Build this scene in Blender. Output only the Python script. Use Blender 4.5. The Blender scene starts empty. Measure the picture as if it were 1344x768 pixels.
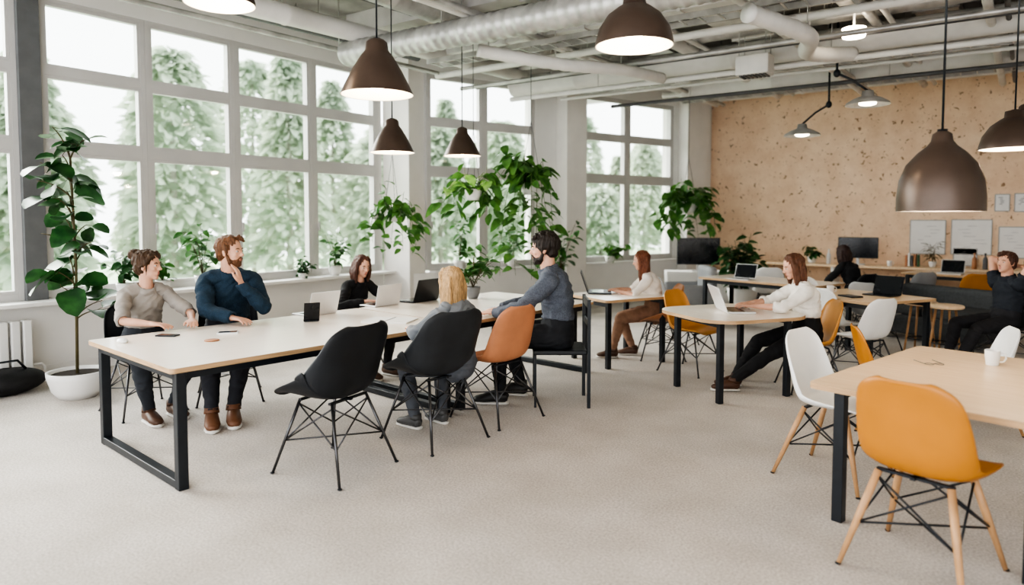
import bpy, math, random
import numpy as np
from mathutils import Vector, Matrix, noise
random.seed(11)
V=Vector;PI=math.pi
SC=bpy.context.scene
COL=SC.collection
# ------------------------------------------------------------------ materials
MATS={}
def mat(name,col,rough=.5,metal=0.,var=0.,scale=8.,bump=0.,bscale=80.,emit=0.,col2=None,stretch=None,coat=0.,trans=0.,bd=.01):
    if name in MATS: return MATS[name]
    m=bpy.data.materials.new(name); m.use_nodes=True
    nt=m.node_tree; N=nt.nodes; L=nt.links
    b=N["Principled BSDF"]
    b.inputs["Roughness"].default_value=rough
    b.inputs["Metallic"].default_value=metal
    b.inputs["Coat Weight"].default_value=coat
    c=(*col,1)
    tc=N.new("ShaderNodeTexCoord"); mp=N.new("ShaderNodeMapping"); L.new(tc.outputs["Object"],mp.inputs[0])
    if stretch: mp.inputs["Scale"].default_value=stretch
    if var>0 or col2:
        n=N.new("ShaderNodeTexNoise"); n.inputs["Scale"].default_value=scale; n.inputs["Detail"].default_value=6
        L.new(mp.outputs[0],n.inputs["Vector"])
        r=N.new("ShaderNodeValToRGB"); r.color_ramp.elements[0].position=.35; r.color_ramp.elements[1].position=.65
        c2=(*(col2 if col2 else [x*(1-var) for x in col]),1)
        r.color_ramp.elements[0].color=c2; r.color_ramp.elements[1].color=c
        L.new(n.outputs[0],r.inputs[0]); L.new(r.outputs[0],b.inputs["Base Color"])
    else: b.inputs["Base Color"].default_value=c
    if bump>0:
        n=N.new("ShaderNodeTexNoise"); n.inputs["Scale"].default_value=bscale; n.inputs["Detail"].default_value=4
        L.new(mp.outputs[0],n.inputs["Vector"])
        bp=N.new("ShaderNodeBump"); bp.inputs["Strength"].default_value=bump; bp.inputs["Distance"].default_value=bd
        L.new(n.outputs[0],bp.inputs["Height"]); L.new(bp.outputs[0],b.inputs["Normal"])
    if emit>0:
        b.inputs["Emission Color"].default_value=c; b.inputs["Emission Strength"].default_value=emit
    if trans>0:
        t=N.new("ShaderNodeBsdfTranslucent");mx=N.new("ShaderNodeMixShader");mx.inputs[0].default_value=trans
        o=[x for x in N if x.type=='OUTPUT_MATERIAL'][0]
        if var>0 or col2: L.new(r.outputs[0],t.inputs[0])
        else: t.inputs[0].default_value=c
        L.new(b.outputs[0],mx.inputs[1]);L.new(t.outputs[0],mx.inputs[2]);L.new(mx.outputs[0],o.inputs[0])
    MATS[name]=m
    return m
M_white=mat("white_paint",(.82,.805,.78),.6,var=.04,scale=3)
M_column=mat("cream_column_plaster",(.82,.79,.75),.7,var=.05,scale=4)
M_frame=mat("window_frame_paint",(.57,.555,.54),.45,var=.05,scale=4)
M_post=mat("slate_grey_post",(.15,.155,.16),.5,var=.15)
M_dark=mat("dark_grey_metal",(.12,.12,.125),.5,var=.2)
M_black=mat("black_powder_coat",(.012,.016,.022),.4,var=.2,scale=15)
M_chrome=mat("dark_wire_steel",(.10,.10,.105),.3,metal=.8,var=.1)
M_ply=mat("pale_table_laminate",(.92,.84,.755),.28,var=.04,scale=3,stretch=(1,8,1),coat=.2)
M_edge=mat("plywood_edge",(.55,.36,.2),.5,var=.3,scale=6,stretch=(1,1,30))
M_wood=mat("honey_wood_tabletop",(.87,.66,.45),.33,col2=(.79,.57,.36),scale=5,stretch=(8,.8,1),coat=.15)
M_dowel=mat("beech_dowel",(.52,.30,.15),.45,var=.2,scale=12)
M_shellblack=mat("black_shell_plastic",(.010,.013,.018),.5,var=.3)
M_shellcharcoal=mat("charcoal_shell_plastic",(.025,.029,.035),.5,var=.3)
M_shellorange=mat("salmon_orange_shell",(.56,.24,.12),.45,var=.12)
M_shellyellow=mat("mustard_shell",(.50,.20,.025),.4,var=.15,scale=3)
M_shellamber=mat("amber_shell",(.62,.29,.07),.4,var=.12,scale=3)
M_shellwhite=mat("white_shell",(.84,.84,.83),.35,var=.04)
M_shelltan=mat("tan_leather_shell",(.42,.19,.09),.5,var=.15)
M_shellgrey=mat("grey_shell",(.3,.31,.32),.5,var=.1)
M_taupe=mat("taupe_lamp_metal",(.10,.068,.052),.35,metal=.3,var=.15)
M_lampin=mat("white_lamp_lining",(.85,.82,.76),.5,var=.03)
M_bulb=mat("warm_bulb_glass",(1,.86,.66),.3,emit=7,var=.01)
M_screen=mat("black_screen_glass",(.012,.014,.018),.15,var=.1)
M_alu=mat("laptop_aluminium",(.72,.72,.72),.35,metal=.4,var=.04)
M_duct=mat("galvanised_duct",(.60,.59,.57),.38,metal=.5,col2=(.40,.39,.38),scale=5)
M_ductw=mat("white_painted_duct",(.78,.76,.73),.5,var=.12,scale=4)
M_conc=mat("painted_concrete",(.66,.63,.60),.8,var=.2,scale=3,bump=.2,bscale=25)
M_ceil=mat("ceiling_concrete",(.40,.38,.36),.85,var=.3,scale=3,bump=.2,bscale=25)
M_leaf=mat("green_leaf",(.08,.22,.05),.4,col2=(.03,.10,.025),scale=9,trans=.2)
M_leafd=mat("dark_green_leaf",(.045,.14,.04),.35,col2=(.018,.065,.022),scale=9,trans=.15)
M_leafy=mat("fresh_green_leaf",(.12,.27,.06),.45,col2=(.04,.13,.03),scale=9,trans=.3)
M_stem=mat("plant_stem",(.11,.09,.04),.7,var=.3)
M_vine=mat("green_vine_stem",(.10,.16,.05),.6,var=.3)
M_soil=mat("potting_soil",(.03,.02,.014),.95,var=.4,scale=40)
M_potw=mat("white_ceramic",(.78,.77,.75),.35,var=.03)
M_potg=mat("grey_ceramic",(.2,.2,.2),.5,var=.1)
M_skin=mat("skin",(.66,.38,.27),.5,col2=(.60,.33,.23),scale=14)
M_lip=mat("lips",(.48,.19,.15),.45,var=.1)
M_eyew=mat("eye_white",(.48,.46,.44),.25,var=.02)
M_iris=mat("dark_iris",(.02,.015,.012),.2,var=.02)
M_paper=mat("paper",(.82,.81,.79),.8,var=.03)
M_ink=mat("pencil_grey",(.42,.42,.42),.8,var=.1)
M_sofa=mat("charcoal_fabric",(.07,.075,.08),.9,var=.25,scale=30,bump=.3)
M_sole=mat("white_rubber_sole",(.7,.68,.64),.6,var=.05)

def carpet():
    m=bpy.data.materials.new("speckled_carpet"); m.use_nodes=True
    nt=m.node_tree;N=nt.nodes;L=nt.links;b=N["Principled BSDF"];b.inputs["Roughness"].default_value=.8
    b.inputs["Sheen Weight"].default_value=.15
    tc=N.new("ShaderNodeTexCoord")
    n=N.new("ShaderNodeTexNoise");n.inputs["Scale"].default_value=75;n.inputs["Detail"].default_value=5;n.inputs["Roughness"].default_value=.6
    n2=N.new("ShaderNodeTexNoise");n2.inputs["Scale"].default_value=2.5;n2.inputs["Detail"].default_value=7
    r=N.new("ShaderNodeValToRGB");e=r.color_ramp.elements;e[0].position=.36;e[0].color=(.42,.375,.335,1);e[1].position=.62;e[1].color=(.65,.60,.55,1)
    r2=N.new("ShaderNodeValToRGB");e=r2.color_ramp.elements;e[0].position=.35;e[0].color=(.86,.85,.83,1);e[1].position=.65;e[1].color=(1,1,1,1)
    mx=N.new("ShaderNodeMix");mx.data_type='RGBA';mx.blend_type='MULTIPLY';mx.inputs[0].default_value=1
    L.new(tc.outputs["Object"],n.inputs[0]);L.new(tc.outputs["Object"],n2.inputs[0]);L.new(n.outputs[0],r.inputs[0]);L.new(n2.outputs[0],r2.inputs[0])
    L.new(r.outputs[0],mx.inputs[6]);L.new(r2.outputs[0],mx.inputs[7]);L.new(mx.outputs[2],b.inputs["Base Color"])
    bp=N.new("ShaderNodeBump");bp.inputs["Strength"].default_value=.3;bp.inputs["Distance"].default_value=.005
    L.new(n.outputs[0],bp.inputs["Height"]);L.new(bp.outputs[0],b.inputs["Normal"])
    return m
def osb():
    m=bpy.data.materials.new("chipboard_wall"); m.use_nodes=True
    nt=m.node_tree;N=nt.nodes;L=nt.links;b=N["Principled BSDF"];b.inputs["Roughness"].default_value=.7
    tc=N.new("ShaderNodeTexCoord")
    n=N.new("ShaderNodeTexNoise");n.inputs["Scale"].default_value=2.5;n.inputs["Detail"].default_value=10;n.inputs["Roughness"].default_value=.75
    r=N.new("ShaderNodeValToRGB");e=r.color_ramp.elements;e[0].position=.36;e[0].color=(.78,.55,.37,1);e[1].position=.64;e[1].color=(.92,.70,.50,1)
    L.new(tc.outputs["Object"],n.inputs[0]);L.new(n.outputs[0],r.inputs[0])
    nw=N.new("ShaderNodeTexNoise");nw.inputs["Scale"].default_value=14
    sc=N.new("ShaderNodeVectorMath");sc.operation='SCALE';sc.inputs["Scale"].default_value=.2
    add=N.new("ShaderNodeVectorMath");add.operation='ADD'
    L.new(tc.outputs["Object"],nw.inputs[0]);L.new(nw.outputs["Color"],sc.inputs[0]);L.new(tc.outputs["Object"],add.inputs[0]);L.new(sc.outputs[0],add.inputs[1])
    last=r.outputs[0]
    for scale,p0,p1,cc in((6,.12,.18,(.32,.23,.17,1)),(12,.11,.16,(.42,.30,.22,1)),(3.7,.06,.11,(.40,.28,.2,1))):
        v=N.new("ShaderNodeTexVoronoi");v.inputs["Scale"].default_value=scale
        L.new(add.outputs[0],v.inputs["Vector"])
        r2=N.new("ShaderNodeValToRGB");e=r2.color_ramp.elements;e[0].position=p0;e[0].color=cc;e[1].position=p1;e[1].color=(1,1,1,1)
        mx=N.new("ShaderNodeMix");mx.data_type='RGBA';mx.blend_type='MULTIPLY';mx.inputs[0].default_value=.9
        L.new(v.outputs["Distance"],r2.inputs[0]);L.new(last,mx.inputs[6]);L.new(r2.outputs[0],mx.inputs[7]);last=mx.outputs[2]
    L.new(last,b.inputs["Base Color"])
    return m
def glassmat():
    m=bpy.data.materials.new("window_glass"); m.use_nodes=True
    nt=m.node_tree;N=nt.nodes;L=nt.links
    for x in list(N): 
        if x.type!='OUTPUT_MATERIAL': N.remove(x)
    o=[x for x in N if x.type=='OUTPUT_MATERIAL'][0]
    t=N.new("ShaderNodeBsdfTransparent");t.inputs[0].default_value=(.97,.99,.98,1)
    g=N.new("ShaderNodeBsdfGlossy");g.inputs["Roughness"].default_value=.03
    mx=N.new("ShaderNodeMixShader");mx.inputs[0].default_value=.05
    L.new(t.outputs[0],mx.inputs[1]);L.new(g.outputs[0],mx.inputs[2]);L.new(mx.outputs[0],o.inputs[0])
    return m
M_carpet=carpet();M_osb=osb();M_glass=glassmat()
# ------------------------------------------------------------------ mesh builder
class MB:
    def __init__(s): s.v=[];s.f=[];s.m=[];s.s=[]
    def add(s,vs,fs,mi=0,sm=True):
        o=len(s.v); s.v+= [tuple(x) for x in vs]
        for f in fs: s.f.append(tuple(i+o for i in f)); s.m.append(mi); s.s.append(sm)
    def box(s,c,d,mi=0,rz=0,M=None):
        x,y,z=d[0]/2,d[1]/2,d[2]/2
        vs=[V((i*x,j*y,k*z)) for i in(-1,1) for j in(-1,1) for k in(-1,1)]
        if M is None: M=Matrix.Rotation(rz,3,'Z')
        vs=[M@a+V(c) for a in vs]
        s.add(vs,[(0,1,3,2),(4,6,7,5),(0,4,5,1),(2,3,7,6),(0,2,6,4),(1,5,7,3)],mi,False)
    def loft(s,pts,ws,ds=None,side=None,n=14,mi=0,caps=True,sm=True):
        pts=[V(p) for p in pts]; ds=ds or ws; vs=[];k=len(pts)
        ref=None
        for i,p in enumerate(pts):
            t=(pts[min(i+1,k-1)]-pts[max(i-1,0)])
            t=t.normalized() if t.length>1e-9 else V((0,0,1))
            if side is not None: a=V(side)
            elif ref is not None: a=ref
            else: a=V((1,0,0)) if abs(t.x)<.8 else V((0,1,0))
            a=(a-t*a.dot(t)); a=a.normalized() if a.length>1e-6 else t.orthogonal().normalized()
            ref=a; b=t.cross(a)
            for j in range(n):
                q=2*math.pi*j/n
                vs.append(p+a*(ws[i]*math.cos(q))+b*(ds[i]*math.sin(q)))
        fs=[]
        for i in range(k-1):
            for j in range(n):
                fs.append((i*n+j,i*n+(j+1)%n,(i+1)*n+(j+1)%n,(i+1)*n+j))
        if caps: fs.append(tuple(reversed(range(n)))); fs.append(tuple((k-1)*n+j for j in range(n)))
        s.add(vs,fs,mi,sm)
    def cyl(s,a,b,r0,r1=None,n=12,mi=0): s.loft([a,b],[r0,r1 if r1 is not None else r0],n=n,mi=mi)
    def tube(s,pts,r,n=8,mi=0): s.loft(pts,[r]*len(pts),n=n,mi=mi)
    def lathe(s,prof,c=(0,0,0),n=32,mi=0,sm=True):
        vs=[];k=len(prof)
        for r,z in prof:
            for j in range(n):
                q=2*math.pi*j/n; vs.append((c[0]+r*math.cos(q),c[1]+r*math.sin(q),c[2]+z))
        fs=[(i*n+j,i*n+(j+1)%n,(i+1)*n+(j+1)%n,(i+1)*n+j) for i in range(k-1) for j in range(n)]
        s.add(vs,fs,mi,sm)
    def ell(s,c,r,M=None,nu=16,nv=10,mi=0):
        vs=[];c=V(c)
        for i in range(nv+1):
            a=math.pi*i/nv
            for j in range(nu):
                q=2*math.pi*j/nu
                p=V((r[0]*math.sin(a)*math.cos(q),r[1]*math.sin(a)*math.sin(q),r[2]*math.cos(a)))
                if M is not None: p=M@p
                vs.append(c+p)
        top=vs[0];bot=vs[-1];body=vs[nu:nu*nv]
        vv=[top]+body+[bot];fs=[]
        for j in range(nu): fs.append((0,1+j,1+(j+1)%nu))
        for i in range(nv-2):
            for j in range(nu): fs.append((1+i*nu+j,1+(i+1)*nu+j,1+(i+1)*nu+(j+1)%nu,1+i*nu+(j+1)%nu))
        l=len(vv)-1;o=1+(nv-2)*nu
        for j in range(nu): fs.append((l,o+(j+1)%nu,o+j))
        s.add(vv,fs,mi)
    def leaf(s,p,d,L,W,droop=.3,mi=0,roll=0,rnd=0):
        p=V(p);d=V(d).normalized();sd=d.cross(V((0,0,1)))
        if sd.length<.05: sd=V((1,0,0))
        sd.normalize(); sd=Matrix.Rotation(roll,3,d)@sd; up=sd.cross(d)
        vs=[];ts=[0,.15,.4,.7,.9,1];w=[.06,.6,1,.82,.4,.02] if not rnd else [.1,.72,1,.95,.62,.1]
        for t,a in zip(ts,w):
            c=p+d*(L*t)-V((0,0,1))*(droop*L*t*t)
            for k in(-1,0,1): vs.append(c+sd*(k*W*.5*a)+up*(abs(k)*W*.12*a))
        fs=[]
        for i in range(5):
            for k in range(2): fs.append((i*3+k,i*3+k+1,(i+1)*3+k+1,(i+1)*3+k))
        s.add(vs,fs,mi)
    def mesh(s,name,mats):
        me=bpy.data.meshes.new(name); me.from_pydata([tuple(x) for x in s.v],[],s.f)
        for m in mats: me.materials.append(m)
        me.polygons.foreach_set("material_index",s.m); me.polygons.foreach_set("use_smooth",s.s); me.update()
        return me
    def obj(s,name,mats,parent=None,loc=None,rz=0,bevel=0,label=None,cat=None,kind=None,group=None):
        if not isinstance(mats,(list,tuple)): mats=[mats]
        o=bpy.data.objects.new(name,s.mesh(name,mats)); COL.objects.link(o)
        if parent: o.parent=parent
        if loc is not None: o.location=loc
        if rz: o.rotation_euler[2]=rz
        if bevel:
            b=o.modifiers.new("bevel","BEVEL");b.width=bevel;b.segments=3;b.limit_method='ANGLE'
        if label:o["label"]=label
        if cat:o["category"]=cat
        if kind:o["kind"]=kind
        if group:o["group"]=group
        return o
def root(name,label,cat,loc,rz=0,sc=1,group=None):
    o=bpy.data.objects.new(name,None);COL.objects.link(o);o.location=loc;o.rotation_euler[2]=rz;o.scale=(sc,)*3
    o.empty_display_size=.1
    o["label"]=label;o["category"]=cat
    if group:o["group"]=group
    return o
def dup(r,loc,rz,label=None,sc=None,group=None,mats=None):
    n=r.copy();COL.objects.link(n);n.location=loc;n.rotation_euler[2]=rz
    if sc:n.scale=(sc,)*3
    if label:n["label"]=label
    if group:n["group"]=group
    def rec(a,b):
        for c in a.children:
            if c.name==b.name: continue
            k=c.copy();COL.objects.link(k);k.parent=b;rec(c,k)
    rec(r,n)
    return n
def struct(mb,name,mats,bevel=0,**k): return mb.obj(name,mats,kind="structure",bevel=bevel,**k)
# ------------------------------------------------------------------ room shell
H=4.4
b=MB();b.box((-1.9,6.2,-.1),(13.4,17.6,.2));struct(b,"floor",M_carpet)
b=MB();b.box((-1.9,6.2,H+.1),(13.4,17.6,.2));struct(b,"ceiling",M_ceil)
b=MB();b.box((4.9,6.2,2.2),(.2,17.6,4.4));struct(b,"wall_right_light_block",M_white)  # unseen side wall, added to block fill light so the windows dominate
b=MB()
b.box((-8.05,2.6,.38),(.3,10,.76));b.box((-8.05,2.6,4.12),(.3,10,.56));b.box((-8.05,-1.3,2.3),(.3,2.2,3.2))
struct(b,"wall_left",M_white)
b=MB();b.box((-7.95,2.815,2.3),(.2,.19,3.1));struct(b,"trim_1",M_post)
b=MB();b.box((-7.98,7.55,2.3),(.12,.08,3.1));struct(b,"trim_8",M_frame)
b=MB();b.box((-7.62,7.78,2.2),(.56,.36,4.4));struct(b,"trim_2",M_column,bevel=.01)
P0=V((-7.3,7.8,0));ANG=math.atan2(.944,.329)
def seg(t,off=0,z=0):
    d=V((.329,.944,0)).normalized();n=V((d.y,-d.x,0))
    return P0+d*t+n*off+V((0,0,z))
b=MB()
def sbox(b,t0,t1,z0,z1,o0,o1): b.box(seg((t0+t1)/2,(o0+o1)/2,(z0+z1)/2),(t1-t0,o1-o0,z1-z0),rz=ANG)
sbox(b,-.2,7.1,0,.76,-.3,0);sbox(b,-.2,7.1,3.85,4.4,-.3,0);sbox(b,2.22,3.16,.76,3.85,-.3,0);sbox(b,5.72,7.1,.76,3.85,-.3,0)
struct(b,"wall_far_left",M_white)
b=MB();sbox(b,2.68,3.14,0,4.4,0,.3);struct(b,"trim_3",M_column,bevel=.01)
b=MB();sbox(b,5.85,6.5,0,4.4,0,.25);struct(b,"trim_4",M_column,bevel=.01)
b=MB();b.box((-.1,14.4,2.2),(9.9,.2,4.4));struct(b,"wall_back",M_osb)
b=MB();b.box((-.1,14.285,.06),(9.8,.03,.12));struct(b,"baseboard_back",M_white)
b=MB();b.box((-7.89,2.6,.06),(.02,10,.12));struct(b,"baseboard_left",M_white)
b=MB();b.box((-7.8,2.6,.775),(.34,10,.04));struct(b,"trim_5",M_white,bevel=.008)
b=MB();sbox(b,.2,2.66,.755,.795,-.1,.12);struct(b,"trim_6",M_white,bevel=.008)
b=MB();sbox(b,3.22,5.83,.755,.795,-.1,.12);struct(b,"trim_7",M_white,bevel=.008)
wn=[0]
def window(w,loc,rz):
    wn[0]+=1
    b=MB();e=.048;g0=.001
    for x in(e/2+g0,w-e/2-g0): b.box((x,0,2.325),(e,.14,3.05))
    wi=w-2*e-2*g0-.002
    for z,h in((.83,.07),(2.34,.11),(3.11,.08),(3.825,.05)): b.box((w/2,.0,z),(wi,.136,h))
    g=MB()
    for z0,z1 in((.866,2.284),(2.396,3.069),(3.151,3.799)):
        s=.032;x0=e+g0+.001
        for x in(x0+s/2,w-x0-s/2): b.box((x,-.03,(z0+z1)/2),(s,.07,z1-z0))
        for z in(z0+s/2,z1-s/2): b.box((w/2,-.03,z),(w-2*x0-2*s-.001,.069,s))
        g.box((w/2,-.03,(z0+z1)/2),(w-2*x0-2*s+.01,.006,z1-z0-2*s+.01))
    b.box((.08,-.085,1.5),(.02,.03,.12))
    o=struct(b,"window_%d"%wn[0],M_frame,loc=loc,rz=rz)
    o["label"]="grey framed three-row office window"
    g.obj("glass_pane",M_glass,parent=o)
ys=[-.1,.84,1.78,2.72]
for a,c in zip(ys[:-1],ys[1:]): window(c-a,(-7.98,a,0),math.pi/2)
ys=[2.91,3.97,5.07,6.27,7.5]
for a,c in zip(ys[:-1],ys[1:]): window(c-a,(-7.98,a,0),math.pi/2)
for a,c in((.12,1.17),(1.17,2.22),(3.16,4.44),(4.44,5.72)): window(c-a,seg(a,-.08),ANG)
r=root("radiator","white ribbed panel radiator under the window","radiator",(-7.70,2.25,0))
b=MB()
for i in range(9): b.box((0,-.4+i*.1,.38),(.09,.08,.5))
b.obj("radiator_panel",M_potw,r,bevel=.015)
for y in(-.3,.3):
    b=MB();b.box((0,y,.07),(.05,.04,.14));b.obj("radiator_foot",M_white,r)
b=MB();b.tube([(0,.42,.18),(0,.52,.18),(0,.55,.15),(0,.55,0)],.012);b.obj("radiator_pipe",M_white,r)
# ------------------------------------------------------------------ ceiling services
def rod(p,top,parent):
    h=MB();h.cyl(p,(p[0],p[1],top),.006,n=6);h.obj("hanger_rod",M_duct,parent)
def duct(name,label,a,bb,rad,m,rib=.5):
    a=V(a);bb=V(bb);L=(bb-a).length;d=(bb-a)/L
    b=MB();n=max(2,int(L/rib));pts=[];rs=[]
    for i in range(n):
        p=a+d*(L*i/n)
        for o,k in((0,1.0),(.02,1.06),(.05,1.06),(.07,1.0)): pts.append(p+d*o);rs.append(rad*k)
    pts.append(bb);rs.append(rad)
    b.loft(pts,rs,n=20)
    o=b.obj(name,m,label=label,cat="duct" if rad>.09 else "pipe")
    k=max(2,int(L/2.8))
    for i in range(k):
        p=a+d*(L*(i+.5)/k); rod((p.x,p.y,p.z+rad*.9),H,o)
    return o
def rduct(label,a,bb,w,h,m):
    a=V(a);bb=V(bb);L=(bb-a).length;ang=math.atan2(bb.y-a.y,bb.x-a.x)
    b=MB();b.box((L/2,0,0),(L,w,h))
    n=int(L/1.15)
    for i in range(n+1): b.box((min(max(i*L/n,.02),L-.02),0,0),(.04,w+.035,h+.035))
    o=b.obj("ventilation_duct",m,loc=a,rz=ang,label=label,cat="duct")
    for i in(.2,.5,.8): rod((L*i,w*.45,h/2),H-a.z,o)
VD="ventilation_duct";CP="service_pipe"
duct(VD,"silver spiral ventilation duct under the ceiling",(-6.6,5.75,3.62),(2.5,6.0,3.62),.14,M_duct,.12)
duct(VD,"white round ventilation duct below the ceiling",(-6.6,9.3,3.76),(3,9.1,3.76),.16,M_ductw,1.1)
duct(VD,"wide white round duct near the chipboard wall",(-4.6,11.6,3.86),(3,11.3,3.86),.2,M_ductw,1.3)
duct(VD,"wide white round duct against the chipboard wall",(-4.7,13.8,4.15),(3,13.8,4.15),.2,M_ductw,1.3)
duct(VD,"galvanised duct running along the windows",(-5.4,1.5,4.02),(-5.4,11,4.02),.15,M_duct,.6)
duct(CP,"white insulated pipe along the window wall",(-6.75,.5,3.85),(-6.2,9,3.85),.11,M_ductw,1.4)
duct(CP,"grey pipe along the window wall",(-7.25,.5,3.98),(-7.05,7.5,3.98),.07,M_dark,1.4)
duct(CP,"thin white pipe along the window wall",(-7.55,.5,4.12),(-7.55,7.5,4.12),.05,M_ductw,1.4)
duct(CP,"grey pipe hung under the ceiling",(-6.2,.5,4.14),(-5.8,9,4.14),.06,M_dark,1.4)
duct(CP,"thin pale pipe along the window wall",(-7.0,.5,3.72),(-6.75,7.6,3.72),.03,M_duct,1.4)
rduct("flat pale rectangular duct crossing the ceiling",(-6.4,7.35,3.92),(3,7.15,3.92),.34,.16,M_ductw)
rduct("flat pale rectangular duct crossing the ceiling",(-5.3,10.55,3.86),(3,10.35,3.86),.42,.18,M_ductw)
rduct("flat galvanised rectangular duct towards the chipboard wall",(-4.25,5,4.1),(-4.05,13,4.1),.36,.16,M_duct)
rduct("flat pale rectangular duct towards the chipboard wall",(-2.75,5,4.02),(-2.55,13,4.02),.5,.2,M_ductw)
rduct("flat galvanised rectangular duct towards the chipboard wall",(-.75,5.2,4.05),(-.6,13,4.05),.42,.18,M_duct)
rduct("flat pale rectangular duct towards the chipboard wall",(.55,5.2,4.0),(.7,13,4.0),.36,.18,M_ductw)
rr=random.Random(5)
for i,(y,z,rd) in enumerate(((6.35,3.92,.035),(6.55,3.92,.03),(7.75,3.72,.045),(8.15,3.58,.03),(8.4,3.62,.025),(8.8,3.95,.07),(9.95,3.6,.025),(11.0,3.58,.03),(12.2,3.9,.05),(12.6,3.95,.08),(13.15,3.98,.04),(7.95,3.95,.06),(9.0,3.5,.035))):
    x0=-6.9+max(0,(y-7.8))*.38
    dk=i in(4,7)
    duct(CP,"dark conduit pipe crossing the ceiling" if dk else "pale pipe crossing the ceiling",(x0,y,z),(3,y-rr.uniform(-.08,.12),z),rd,M_dark if dk else (M_duct if i%2 else M_ductw),1.4)
for x,z,rad,m in((-4.75,3.80,.05,M_ductw),(-4.62,3.78,.035,M_duct),(-3.6,3.9,.1,M_ductw),(-3.35,3.85,.03,M_ductw),(-3.15,4.12,.06,M_dark),(-2.15,3.7,.04,M_ductw),(-2.02,3.7,.03,M_duct),(-1.6,4.08,.09,M_ductw),(-1.3,3.8,.05,M_duct),(-1.15,3.8,.03,M_ductw),(-.25,3.7,.045,M_ductw),(-.1,3.72,.025,M_dark),(.15,4.1,.1,M_duct),(1.1,3.85,.07,M_ductw),(1.35,3.8,.03,M_duct)):
    duct(CP if rad<.095 else VD,"painted pipe running towards the chipboard wall",(x,5,z),(x+.2,13.2,z),rad,m,1.0)
def flex(pts,rad,label):
    P=[V(p) for p in pts];out=[];rs=[]
    n=len(P)-1
    for i in range(n*14+1):
        t=i/14;k=min(int(t),n-1);f=t-k
        a,b_,c,d=P[max(k-1,0)],P[k],P[k+1],P[min(k+2,n)]
        out.append(.5*(2*b_+(c-a)*f+(2*a-5*b_+4*c-d)*f*f+(3*b_-a-3*c+d)*f**3));rs.append(rad*(1.0 if i%2 else 1.1))
    b=MB();b.loft(out,rs,n=16);o=b.obj("flexible_duct",M_ductw,label=label,cat="duct")
    rod((P[1].x,P[1].y,P[1].z+rad*.8),H,o);rod((P[-2].x,P[-2].y,P[-2].z+rad*.8),H,o)
flex([(-4.9,6.2,3.52),(-4.3,6.9,3.42),(-3.9,7.8,3.45),(-3.8,8.8,3.5)],.07,"ribbed flexible duct branching off the spiral duct")
flex([(-1.9,6.3,3.45),(-1.6,7.2,3.40),(-1.8,8.2,3.45),(-1.5,9.0,3.55)],.08,"ribbed flexible duct sagging under the ceiling")
def beam(y,z,x0,x1,w=.28,h=.36,m=M_conc):
    b=MB();b.box(((x0+x1)/2,y,z),(x1-x0,w,h));struct(b,"trim_%d"%(20+int(y*10)),m)
for y in(6.6,8.5,10.9,12.9): beam(y,4.26,-7.4 if y<8 else -6.6 if y<9 else -5.6,4.7,h=.27)
beam(4.6,4.26,-7.8,4.7,h=.27)
def unit(loc,size,label):
    r=root("air_unit",label,"air unit",loc)
    b=MB();b.box((0,0,0),size);b.obj("unit_casing",M_ductw,r,bevel=.015)
    b=MB();z=-size[2]/2
    for i in range(7): b.box((-size[0]*.36+i*size[0]*.12,0,z-.008),(.03,size[1]*.8,.015))
    b.obj("vent_grille",M_dark,r)
    for x in(-1,1):
        for y in(-1,1): rod((x*size[0]*.4,y*size[1]*.4,size[2]/2),H-loc[2],r)
unit((-2.55,8.75,3.5),(.4,.28,.24),"small white box air unit hung from the ceiling")
def tray(y,z,x0,x1,label):
    r=MB();L=x1-x0
    for q in(-.13,.13): r.box((0,q,0),(L,.012,.06))
    for i in range(int(L/.2)): r.box((-L/2+.05+i*.2,0,-.02),(.02,.26,.01))
    o=r.obj("cable_tray",M_duct,loc=((x0+x1)/2,y,z),label=label,cat="cable tray")
    for x in(-L*.4,0,L*.4): rod((x,.13,0),H-z,o)
tray(6.9,3.66,-6.2,2,"galvanised ladder cable tray under the ceiling")
tray(9.6,3.62,-5.6,3,"galvanised ladder cable tray under the ceiling")
tray(11.95,3.72,-4.8,3,"galvanised ladder cable tray under the ceiling")
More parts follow.
